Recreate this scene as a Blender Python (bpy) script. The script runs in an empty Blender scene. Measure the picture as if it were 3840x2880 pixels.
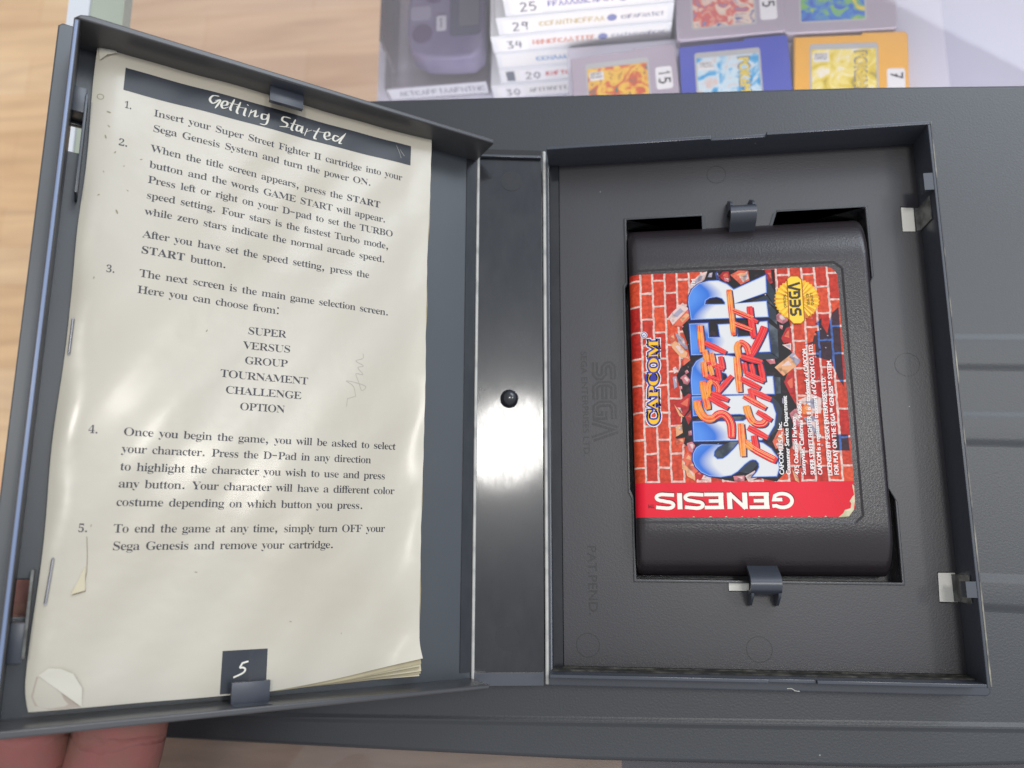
import bpy, bmesh, math, random, json
from mathutils import Matrix, Vector
random.seed(7)
MM = 0.001
scene = bpy.context.scene
COL = scene.collection

# ---------------------------------------------------------------- camera
cam_d = bpy.data.cameras.new('camera')
cam = bpy.data.objects.new('camera', cam_d)
COL.objects.link(cam)
RM = Matrix(((0.9914915, 0.0214435, 0.1283931), (0.0020647, 0.9836235, -0.1802236), (-0.1301552, 0.1789553, 0.9752101)))
cam.matrix_world = Matrix.Translation((0.020546, 0.038326, 0.255696)) @ RM.to_4x4()
cam_d.sensor_width = 36.0
cam_d.lens = 26.54
cam_d.shift_x = -0.0007
cam_d.shift_y = 0.0298
cam_d.clip_start = 0.005
cam_d.clip_end = 50.0
cam_d.dof.use_dof = True
cam_d.dof.focus_distance = 0.234
cam_d.dof.aperture_fstop = 12.5
scene.camera = cam

# ---------------------------------------------------------------- room light
world = bpy.data.worlds.new('World')
scene.world = world
world.use_nodes = True
wn, wl = world.node_tree.nodes, world.node_tree.links
bg = wn['Background']
bg.inputs['Strength'].default_value = 1.0
tc = wn.new('ShaderNodeTexCoord')
sp = wn.new('ShaderNodeSeparateXYZ')
wl.new(tc.outputs['Generated'], sp.inputs[0])
rmp = wn.new('ShaderNodeValToRGB')
mp = wn.new('ShaderNodeMapRange')
mp.inputs['From Min'].default_value = -1.0
mp.inputs['From Max'].default_value = 1.0
wl.new(sp.outputs['Z'], mp.inputs['Value'])
wl.new(mp.outputs['Result'], rmp.inputs['Fac'])
e = rmp.color_ramp.elements
e[0].position = 0.3; e[0].color = (0.20, 0.19, 0.18, 1)
e[1].position = 0.95; e[1].color = (0.68, 0.70, 0.735, 1)
m_ = e.new(0.58); m_.color = (0.44, 0.44, 0.46, 1)
# daylight side of the room (shop window ahead and to the right): bluish and brighter
dt = wn.new('ShaderNodeVectorMath'); dt.operation = 'DOT_PRODUCT'
dt.inputs[1].default_value = (0.70, 0.52, 0.48)
wl.new(tc.outputs['Generated'], dt.inputs[0])
mq = wn.new('ShaderNodeMapRange'); mq.interpolation_type = 'SMOOTHSTEP'
mq.inputs['From Min'].default_value = 0.45; mq.inputs['From Max'].default_value = 1.0
wl.new(dt.outputs['Value'], mq.inputs['Value'])
ad = wn.new('ShaderNodeMix'); ad.data_type = 'RGBA'; ad.blend_type = 'ADD'
wl.new(mq.outputs[0], ad.inputs['Factor']); wl.new(rmp.outputs['Color'], ad.inputs['A'])
ad.inputs['B'].default_value = (0.26, 0.36, 0.50, 1)
wl.new(ad.outputs['Result'], bg.inputs['Color'])

def lamp(name, loc, target, shape, sx, sy, power, col):
    d = bpy.data.lights.new(name, 'AREA')
    d.shape = shape; d.size = sx; d.energy = power; d.color = col
    if shape in ('RECTANGLE', 'ELLIPSE'):
        d.size_y = sy
    o = bpy.data.objects.new(name, d)
    COL.objects.link(o)
    o.location = loc
    o.rotation_euler = (Vector(target) - Vector(loc)).to_track_quat('-Z', 'Y').to_euler()
    return o
lamp('ceiling_lamp', (0.345, 0.305, 1.52), (0, 0.1, 0), 'ELLIPSE', 0.20, 0.25, 4.6, (1.0, 0.975, 0.93))
lamp('ceiling_panel', (1.17, 0.34, 1.42), (-0.05, 0.09, 0), 'RECTANGLE', 0.24, 0.16, 3.6, (1.0, 0.965, 0.91))
lamp('shop_window', (1.35, 1.75, 1.55), (0.1, 0.1, 0), 'RECTANGLE', 1.3, 0.9, 20.0, (0.86, 0.93, 1.0))
lamp('cabinet_fill_light', (0.06, 0.13, -0.045), (0.05, 0.36, -0.16), 'RECTANGLE', 0.5, 0.03, 0.95, (0.95, 0.97, 1.0))  # added fill light, hidden below the black case to brighten the shelf items

vs = scene.view_settings
scene.display_settings.display_device = 'sRGB'
vs.view_transform = 'Standard'
vs.look = 'None'
vs.exposure = 0.0
vs.gamma = 1.0
vs.use_curve_mapping = False
scene.cycles.max_bounces = 10
scene.cycles.transparent_max_bounces = 12
scene.cycles.caustics_reflective = False
scene.cycles.caustics_refractive = False

# ---------------------------------------------------------------- materials
def lin(c):
    return tuple(((x / 255) / 12.92 if x / 255 <= 0.04045 else ((x / 255 + 0.055) / 1.055) ** 2.4) for x in c) + (1.0,)

def mat(name, rgb, rough=0.5, spec=0.5, bump=None, var=None, metal=0.0, specks=0.0, coat=0.0, streak=None):
    """bump=(scale per metre, height mm, detail); var=(scale, rgb2, low, high) mixes a second colour by noise"""
    m = bpy.data.materials.new(name)
    m.use_nodes = True
    n, l = m.node_tree.nodes, m.node_tree.links
    b = n['Principled BSDF']
    b.inputs['Roughness'].default_value = rough
    b.inputs['Specular IOR Level'].default_value = spec
    b.inputs['Metallic'].default_value = metal
    b.inputs['Coat Weight'].default_value = coat
    b.inputs['Coat Roughness'].default_value = 0.06 if coat > 0.5 else 0.14
    b.inputs['Base Color'].default_value = lin(rgb)
    t = n.new('ShaderNodeTexCoord')
    src = None
    if var:
        nz = n.new('ShaderNodeTexNoise')
        nz.inputs['Scale'].default_value = var[0]
        nz.inputs['Detail'].default_value = 5
        if streak:
            mpn = n.new('ShaderNodeMapping')
            mpn.inputs['Scale'].default_value = streak
            l.new(t.outputs['Object'], mpn.inputs['Vector'])
            l.new(mpn.outputs[0], nz.inputs['Vector'])
        else:
            l.new(t.outputs['Object'], nz.inputs['Vector'])
        r = n.new('ShaderNodeValToRGB')
        r.color_ramp.elements[0].position = var[2]
        r.color_ramp.elements[1].position = var[3]
        r.color_ramp.elements[0].color = lin(rgb)
        r.color_ramp.elements[1].color = lin(var[1])
        l.new(nz.outputs['Fac'], r.inputs['Fac'])
        src = r.outputs['Color']
        l.new(src, b.inputs['Base Color'])
    if specks:
        v = n.new('ShaderNodeTexVoronoi')
        v.inputs['Scale'].default_value = specks
        l.new(t.outputs['Object'], v.inputs['Vector'])
        lt = n.new('ShaderNodeMath'); lt.operation = 'LESS_THAN'
        lt.inputs[1].default_value = 0.035
        l.new(v.outputs['Distance'], lt.inputs[0])
        sx = n.new('ShaderNodeSeparateColor')
        l.new(v.outputs['Color'], sx.inputs[0])
        gt = n.new('ShaderNodeMath'); gt.operation = 'GREATER_THAN'
        gt.inputs[1].default_value = 0.86
        l.new(sx.outputs[0], gt.inputs[0])
        mu = n.new('ShaderNodeMath'); mu.operation = 'MULTIPLY'
        l.new(lt.outputs[0], mu.inputs[0]); l.new(gt.outputs[0], mu.inputs[1])
        mx = n.new('ShaderNodeMix'); mx.data_type = 'RGBA'
        l.new(mu.outputs[0], mx.inputs['Factor'])
        if src: l.new(src, mx.inputs['A'])
        else: mx.inputs['A'].default_value = lin(rgb)
        mx.inputs['B'].default_value = lin((150, 150, 145))
        l.new(mx.outputs['Result'], b.inputs['Base Color'])
    if bump:
        nb = n.new('ShaderNodeTexNoise')
        nb.inputs['Scale'].default_value = bump[0]
        nb.inputs['Detail'].default_value = bump[2]
        l.new(t.outputs['Object'], nb.inputs['Vector'])
        bn = n.new('ShaderNodeBump')
        bn.inputs['Strength'].default_value = 1.0
        bn.inputs['Distance'].default_value = bump[1] * MM
        l.new(nb.outputs['Fac'], bn.inputs['Height'])
        l.new(bn.outputs['Normal'], b.inputs['Normal'])
    return m

K = {}
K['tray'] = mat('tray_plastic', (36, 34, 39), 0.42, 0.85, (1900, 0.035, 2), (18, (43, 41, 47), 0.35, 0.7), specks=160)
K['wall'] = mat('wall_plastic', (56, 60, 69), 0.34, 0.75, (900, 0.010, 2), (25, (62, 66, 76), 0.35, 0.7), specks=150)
def scuff_gloss(m):
    n, l = m.node_tree.nodes, m.node_tree.links
    b = n['Principled BSDF']
    t = n.new('ShaderNodeTexCoord'); mpn = n.new('ShaderNodeMapping'); mpn.inputs['Scale'].default_value = (1.0, 0.35, 1.0)
    nz = n.new('ShaderNodeTexNoise'); nz.inputs['Scale'].default_value = 260; nz.inputs['Detail'].default_value = 5; nz.inputs['Roughness'].default_value = 0.7
    l.new(t.outputs['Object'], mpn.inputs['Vector']); l.new(mpn.outputs[0], nz.inputs['Vector'])
    for lo, hi, sock in ((0.62, 0.85, 'Coat Weight'), (0.105, 0.07, 'Coat Roughness')):
        mr = n.new('ShaderNodeMapRange'); mr.inputs['From Min'].default_value = 0.35; mr.inputs['From Max'].default_value = 0.65
        mr.inputs['To Min'].default_value = lo; mr.inputs['To Max'].default_value = hi
        l.new(nz.outputs['Fac'], mr.inputs['Value']); l.new(mr.outputs[0], b.inputs[sock])
    return m
K['gloss'] = mat('glossy_plastic', (26, 28, 33), 0.26, 0.32, (500, 0.003, 2), (60, (40, 40, 42), 0.45, 0.75), specks=170, coat=0.85)
scuff_gloss(K['gloss'])
K['cover'] = mat('cover_plastic', (52, 57, 62), 0.36, 0.9, (60, 0.05, 2), (20, (58, 63, 68), 0.35, 0.7), specks=150)
K['edge'] = mat('worn_highlight_plastic', (190, 188, 182), 0.35, 0.5, (400, 0.03, 2), (120, (120, 120, 118), 0.5, 0.8))  # pale tone paints the hinge highlight line together with stress-whitened plastic
K['cwall'] = mat('cover_wall_plastic', (66, 66, 68), 0.34, 0.7, (900, 0.010, 2), (25, (74, 74, 76), 0.35, 0.7), specks=150)
K['rimlight'] = mat('rim_edge_plastic', (48, 49, 52), 0.25, 0.9)
K['wornrim'] = mat('scuffed_rim_plastic', (64, 64, 66), 0.35, 0.6, None, (70, (176, 170, 150), 0.5, 0.72))
K['mark'] = mat('moulded_mark', (50, 50, 51), 0.6, 0.3, (1500, 0.03, 2))
K['disc'] = mat('moulded_disc_plastic', (44, 45, 48), 0.45, 0.35)
K['emboss'] = mat('embossed_plastic', (29, 28, 31), 0.40, 0.70, (1900, 0.03, 2))
K['dirt'] = mat('dusty_channel', (52, 51, 48), 0.8, 0.2, (700, 0.05, 3), (260, (96, 94, 86), 0.42, 0.75))
K['shell'] = mat('cartridge_plastic', (36, 30, 33), 0.31, 0.65, (1900, 0.07, 2), (30, (43, 37, 40), 0.35, 0.7), specks=200)
K['white'] = mat('white_card', (226, 223, 214), 0.6, 0.3)
K['haze_clear'] = mat('cloudy_sleeve', (120, 120, 116), 0.35, 0.4, None, (300, (84, 84, 82), 0.4, 0.6))
K['paper'] = mat('aged_coated_paper', (203, 196, 180), 0.30, 0.45, (75, 0.34, 2.5), (16, (190, 180, 160), 0.40, 0.80), coat=0.28)
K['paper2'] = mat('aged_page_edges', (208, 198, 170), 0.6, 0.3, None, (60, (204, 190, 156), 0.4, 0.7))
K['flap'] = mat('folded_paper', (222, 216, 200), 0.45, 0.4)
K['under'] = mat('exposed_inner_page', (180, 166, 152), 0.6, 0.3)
K['paper3'] = mat('greyish_page_edges', (168, 156, 128), 0.7, 0.2, None, (60, (196, 184, 152), 0.4, 0.7))  # greyish paper tone of every other leaf
K['ink'] = mat('printed_ink', (60, 59, 66), 0.38, 0.4)
K['bar'] = mat('printed_black_bar', (52, 55, 62), 0.34, 0.4, (70, 0.2, 2.5))
K['inkwhite'] = mat('reversed_lettering', (232, 228, 214), 0.4, 0.4)
K['pencil'] = mat('pencil_line', (182, 177, 163), 0.6, 0.2)
K['stain'] = mat('paper_stain', (160, 150, 128), 0.7, 0.2)
K['steel'] = mat('staple_steel', (150, 150, 155), 0.35, 0.5, metal=0.9)
K['grain'] = mat('grained_black_plastic', (43, 46, 51), 0.42, 0.85, (1500, 0.065, 3), (9, (50, 53, 58), 0.35, 0.7), specks=140)
# label print
K['band'] = mat('red_band_print', (220, 16, 42), 0.42, 0.25, None, (14, (236, 36, 58), 0.4, 0.7))
K['hole'] = mat('dark_rubble_print', (24, 18, 24), 0.42, 0.25, None, (420, (66, 40, 48), 0.55, 0.72))
K['side'] = mat('steel_letter_side_print', (46, 54, 66), 0.42, 0.25, None, (110, (122, 132, 140), 0.5, 0.74))
K['outline'] = mat('blue_outline_print', (38, 62, 150), 0.42, 0.25)
K['bevel'] = mat('pale_bevel_print', (150, 178, 226), 0.42, 0.25)
K['brush_r'] = mat('red_brush_print', (226, 30, 44), 0.42, 0.25, None, (300, (240, 62, 62), 0.45, 0.7))
K['brush_o'] = mat('orange_brush_print', (240, 148, 40), 0.42, 0.25, None, (300, (240, 84, 44), 0.42, 0.6))
K['brush_hot'] = mat('bright_red_brush_streak', (248, 96, 84), 0.42, 0.25)
K['brush_hi'] = mat('light_brush_streak', (252, 176, 120), 0.42, 0.25)
K['shadow'] = mat('printed_drop_shadow', (44, 52, 96), 0.42, 0.25)
for k_, c_ in dict(pale=(226, 196, 188), brick=(224, 104, 78), tan=(230, 168, 122), grey=(166, 158, 176), pink=(206, 120, 128), red=(186, 42, 46), orange=(238, 132, 66), blueish=(58, 74, 140)).items():
    K['st_' + k_] = mat(k_ + '_rubble_print', c_, 0.42, 0.25, None, (500, tuple(int(v * 0.72) for v in c_), 0.5, 0.68))
K['capyel'] = mat('yellow_logo_print', (248, 190, 36), 0.42, 0.25)
K['capblue'] = mat('blue_logo_print', (52, 54, 150), 0.42, 0.25)
K['gold'] = mat('gold_seal_print', (242, 178, 22), 0.36, 0.35, None, (160, (200, 108, 14), 0.46, 0.62))
K['goldedge'] = mat('dark_gold_edge_print', (176, 92, 16), 0.4, 0.3)
K['gold2'] = mat('pale_gold_print', (250, 206, 56), 0.36, 0.35)
K['sealink'] = mat('seal_lettering', (52, 38, 18), 0.4, 0.4)
K['legal'] = mat('white_lettering_print', (240, 236, 232), 0.42, 0.25)
K['cream'] = mat('cream_lettering_print', (246, 240, 226), 0.42, 0.25)
K['darkred'] = mat('lettering_shadow_print', (118, 14, 30), 0.42, 0.25)
K['wear'] = mat('torn_label_paper', (196, 188, 150), 0.8, 0.2, (500, 0.05, 3), (300, (232, 226, 196), 0.4, 0.7))

def brick_mat(name, c1, c2, mortar):
    m = mat(name, c1, 0.42, 0.25)
    n, l = m.node_tree.nodes, m.node_tree.links
    b = n['Principled BSDF']
    t = n.new('ShaderNodeTexCoord')
    mpn = n.new('ShaderNodeMapping')
    mpn.inputs['Rotation'].default_value = (0, 0, math.radians(90))
    mpn.inputs['Location'].default_value = (0.0018, 0.0008, 0)
    nz0 = n.new('ShaderNodeTexNoise'); nz0.inputs['Scale'].default_value = 420; nz0.inputs['Detail'].default_value = 2
    l.new(t.outputs['Object'], nz0.inputs['Vector'])
    va = n.new('ShaderNodeVectorMath'); va.operation = 'MULTIPLY_ADD'
    va.inputs[1].default_value = (0.0007, 0.0007, 0)
    l.new(nz0.outputs['Color'], va.inputs[0]); l.new(t.outputs['Object'], va.inputs[2])
    l.new(va.outputs[0], mpn.inputs['Vector'])
    br = n.new('ShaderNodeTexBrick')
    br.inputs['Scale'].default_value = 1.0
    br.inputs['Brick Width'].default_value = 0.0092
    br.inputs['Row Height'].default_value = 0.0041
    br.inputs['Mortar Size'].default_value = 0.00036
    br.inputs['Mortar Smooth'].default_value = 0.25
    br.inputs['Bias'].default_value = 0.0
    br.inputs['Color1'].default_value = lin(c1)
    br.inputs['Color2'].default_value = lin(c2)
    br.inputs['Mortar'].default_value = lin(mortar)
    l.new(mpn.outputs[0], br.inputs['Vector'])
    nz = n.new('ShaderNodeTexNoise'); nz.inputs['Scale'].default_value = 800; nz.inputs['Detail'].default_value = 4
    l.new(t.outputs['Object'], nz.inputs['Vector'])
    rp = n.new('ShaderNodeValToRGB')
    rp.color_ramp.elements[0].position = 0.36; rp.color_ramp.elements[0].color = (0.62, 0.55, 0.55, 1)
    rp.color_ramp.elements[1].position = 0.66; rp.color_ramp.elements[1].color = (1.12, 1.15, 1.1, 1)
    l.new(nz.outputs['Fac'], rp.inputs['Fac'])
    mx = n.new('ShaderNodeMix'); mx.data_type = 'RGBA'; mx.blend_type = 'MULTIPLY'
    mx.inputs['Factor'].default_value = 0.8
    l.new(br.outputs['Color'], mx.inputs['A']); l.new(rp.outputs['Color'], mx.inputs['B'])
    l.new(mx.outputs['Result'], b.inputs['Base Color'])
    return m
K['bricks'] = brick_mat('brick_wall_print', (192, 38, 34), (226, 84, 48), (228, 200, 190))
K['bluebricks'] = brick_mat('dark_brick_print', (52, 32, 48), (70, 40, 52), (66, 104, 176))

def face_mat():
    m = mat('blue_to_white_letter_print', (240, 238, 234), 0.42, 0.25)
    n, l = m.node_tree.nodes, m.node_tree.links
    t = n.new('ShaderNodeTexCoord'); s_ = n.new('ShaderNodeSeparateXYZ')
    l.new(t.outputs['Object'], s_.inputs[0])
    wv = n.new('ShaderNodeMath'); wv.operation = 'SINE'
    f1 = n.new('ShaderNodeMath'); f1.operation = 'MULTIPLY_ADD'; f1.inputs[1].default_value = 390.0; f1.inputs[2].default_value = 0.3
    l.new(s_.outputs['Y'], f1.inputs[0]); l.new(f1.outputs[0], wv.inputs[0])
    f2 = n.new('ShaderNodeMath'); f2.operation = 'MULTIPLY_ADD'; f2.inputs[1].default_value = 0.0028
    l.new(wv.outputs[0], f2.inputs[0]); l.new(s_.outputs['X'], f2.inputs[2])
    mr = n.new('ShaderNodeMapRange')
    mr.inputs['From Min'].default_value = 0.047; mr.inputs['From Max'].default_value = 0.062
    l.new(f2.outputs[0], mr.inputs['Value'])
    r = n.new('ShaderNodeValToRGB')
    r.color_ramp.elements[0].position = 0.0; r.color_ramp.elements[0].color = lin((84, 140, 222))
    r.color_ramp.elements[1].position = 0.62; r.color_ramp.elements[1].color = lin((222, 221, 220))
    q_ = r.color_ramp.elements.new(0.3); q_.color = lin((50, 112, 206))
    l.new(mr.outputs[0], r.inputs['Fac'])
    l.new(r.outputs['Color'], n['Principled BSDF'].inputs['Base Color'])
    return m
K['face'] = face_mat()

# ---------------------------------------------------------------- mesh helpers (all input in millimetres)
class MB:
    def __init__(self):
        self.v = []; self.f = []; self.mi = []; self.mats = []; self.k = 0
    def slot(self, m):
        if m not in self.mats: self.mats.append(m)
        return self.mats.index(m)
    def add(self, vs, fs, m):
        o = len(self.v); s = self.slot(m)
        self.v += [tuple(p) for p in vs]
        for f in fs:
            self.f.append(tuple(i + o for i in f)); self.mi.append(s)
    def box(self, x0, x1, y0, y1, z0, z1, m):
        vs = [(x, y, z) for z in (z0, z1) for y in (y0, y1) for x in (x0, x1)]
        self.add(vs, [(0, 2, 3, 1), (4, 5, 7, 6), (0, 1, 5, 4), (2, 6, 7, 3), (0, 4, 6, 2), (1, 3, 7, 5)], m)
    def build(self, name, parent=None, smooth=None, bevel=0, loc=None, rot=None):
        me = bpy.data.meshes.new(name)
        me.from_pydata([(x * MM, y * MM, z * MM) for x, y, z in self.v], [], self.f)
        for m in self.mats: me.materials.append(m)
        for p, i in zip(me.polygons, self.mi): p.material_index = i
        if bevel:
            bm = bmesh.new(); bm.from_mesh(me)
            ed = [e_ for e_ in bm.edges if len(e_.link_faces) == 2 and e_.calc_face_angle() > 0.6]
            bmesh.ops.bevel(bm, geom=ed, offset=bevel * MM, segments=2, affect='EDGES', profile=0.6, clamp_overlap=True)
            bm.to_mesh(me); bm.free()
        if smooth:
            me.polygons.foreach_set('use_smooth', [True] * len(me.polygons))
            me.set_sharp_from_angle(angle=math.radians(smooth))
        me.update()
        return link(name, me, parent, loc, rot)

def link(name, me, parent=None, loc=None, rot=None):
    o = bpy.data.objects.new(name, me)
    COL.objects.link(o)
    if parent: o.parent = parent
    if loc: o.location = [c * MM for c in loc]
    if rot: o.rotation_euler = rot
    return o

def tag(o, label, cat, group=None, kind=None):
    o['label'] = label; o['category'] = cat
    if group: o['group'] = group
    if kind: o['kind'] = kind
    return o

def thing(name, label, cat, loc=(0, 0, 0), rot=(0, 0, 0), group=None):
    o = bpy.data.objects.new(name, None)
    o.empty_display_size = 0.01
    COL.objects.link(o)
    o.location = [c * MM for c in loc]; o.rotation_euler = rot
    return tag(o, label, cat, group)

def curve_mesh(contours, extrude=0.0, bevel=0.0, res=2):
    c = bpy.data.curves.new('tmp', 'CURVE')
    c.dimensions = '2D'; c.fill_mode = 'BOTH'
    for pts in contours:
        s_ = c.splines.new('POLY'); s_.points.add(len(pts) - 1)
        for i, p in enumerate(pts): s_.points[i].co = (p[0], p[1], 0, 1)
        s_.use_cyclic_u = True
    c.extrude = max(extrude - bevel, 0); c.bevel_depth = bevel; c.bevel_resolution = res; c.offset = -bevel
    o = bpy.data.objects.new('tmp', c); COL.objects.link(o)
    dg = bpy.context.evaluated_depsgraph_get()
    me = bpy.data.meshes.new_from_object(o.evaluated_get(dg))
    vs = [tuple(v.co) for v in me.vertices]; fs = [tuple(p.vertices) for p in me.polygons]
    bpy.data.objects.remove(o); bpy.data.curves.remove(c); bpy.data.meshes.remove(me)
    return vs, fs

def prism(mb, contours, z0, z1, m, bevel=0.0, res=2):
    vs, fs = curve_mesh(contours, (z1 - z0) / 2, bevel, res)
    zc = (z0 + z1) / 2
    mb.add([(x, y, z + zc) for x, y, z in vs], fs, m)

def rect(x0, y0, x1, y1): return [(x0, y0), (x1, y0), (x1, y1), (x0, y1)]
def rrect(x0, y0, x1, y1, r, n=5):
    out = []
    for cx, cy, a0 in ((x1 - r, y1 - r, 0), (x0 + r, y1 - r, 90), (x0 + r, y0 + r, 180), (x1 - r, y0 + r, 270)):
        for i in range(n + 1):
            a = math.radians(a0 + 90 * i / n); out.append((cx + r * math.cos(a), cy + r * math.sin(a)))
    return out
def circle(cx, cy, r, n=28): return [(cx + r * math.cos(2 * math.pi * i / n), cy + r * math.sin(2 * math.pi * i / n)) for i in range(n)]

def smooth_line(pts, k=5):
    if len(pts) < 3: return pts
    out = []
    P = [pts[0]] + list(pts) + [pts[-1]]
    for i in range(1, len(P) - 2):
        for j in range(k):
            t = j / k
            a, b, c, d = P[i - 1], P[i], P[i + 1], P[i + 2]
            out.append(tuple(0.5 * (2 * b[q] + (c[q] - a[q]) * t + (2 * a[q] - 5 * b[q] + 4 * c[q] - d[q]) * t * t + (3 * b[q] - a[q] - 3 * c[q] + d[q]) * t ** 3) for q in (0, 1)))
    out.append(tuple(pts[-1]))
    return out

def ribbon(pts, w, closed=False, taper=None, off=0.0):
    n = len(pts); vs = []
    for i in range(n):
        a = pts[(i - 1) % n] if (closed or i > 0) else pts[i]
        c = pts[(i + 1) % n] if (closed or i < n - 1) else pts[i]
        b = pts[i]
        d1 = Vector((b[0] - a[0], b[1] - a[1])); d2 = Vector((c[0] - b[0], c[1] - b[1]))
        if d1.length < 1e-9: d1 = d2
        if d2.length < 1e-9: d2 = d1
        d1.normalize(); d2.normalize()
        t = d1 + d2
        if t.length < 0.2: t = d1
        t.normalize()
        nr = Vector((-t.y, t.x)); n1 = Vector((-d1.y, d1.x))
        s_ = 1 / max(nr.dot(n1), 0.5)
        ww = w / 2
        if taper: ww *= taper(i / max(n - 1, 1))
        vs.append((b[0] + nr.x * (off + ww) * s_, b[1] + nr.y * (off + ww) * s_))
        vs.append((b[0] + nr.x * (off - ww) * s_, b[1] + nr.y * (off - ww) * s_))
    fs = [(2 * i, 2 * i + 1, 2 * i + 3, 2 * i + 2) for i in range(n - 1)]
    if closed: fs.append((2 * n - 2, 2 * n - 1, 1, 0))
    return vs, fs

def nib(pts, w):
    """broad pen: thick on the down strokes, thin across"""
    n = len(pts)
    def tp(t):
        i = min(int(t * (n - 1)), n - 2)
        a = math.atan2(pts[i + 1][1] - pts[i][1], pts[i + 1][0] - pts[i][0])
        e_ = min(1.0, 0.5 + 3 * t, 0.4 + 3 * (1 - t))
        return e_ * (0.38 + 0.75 * abs(math.sin(a - math.radians(25))))
    return ribbon(pts, w, taper=tp)

def decal(mb, vs, fs, fmap, m, jit=True):
    """lays a flat 2-D shape on a surface; successive shapes rise by microns so that no two share a plane"""
    mb.k += 1
    h = (mb.k % 9) * 0.0035 if jit else 0.0
    up = []
    for p in fs:
        a, b, c = vs[p[0]], vs[p[1]], vs[p[2]]
        up.append(p if (b[0] - a[0]) * (c[1] - a[1]) - (b[1] - a[1]) * (c[0] - a[0]) >= 0 else tuple(reversed(p)))
    mb.add([fmap(v[0], v[1], h) for v in vs], up, m)

def plane_map(z): return lambda x, y, h: (x, y, z + h)

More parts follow.
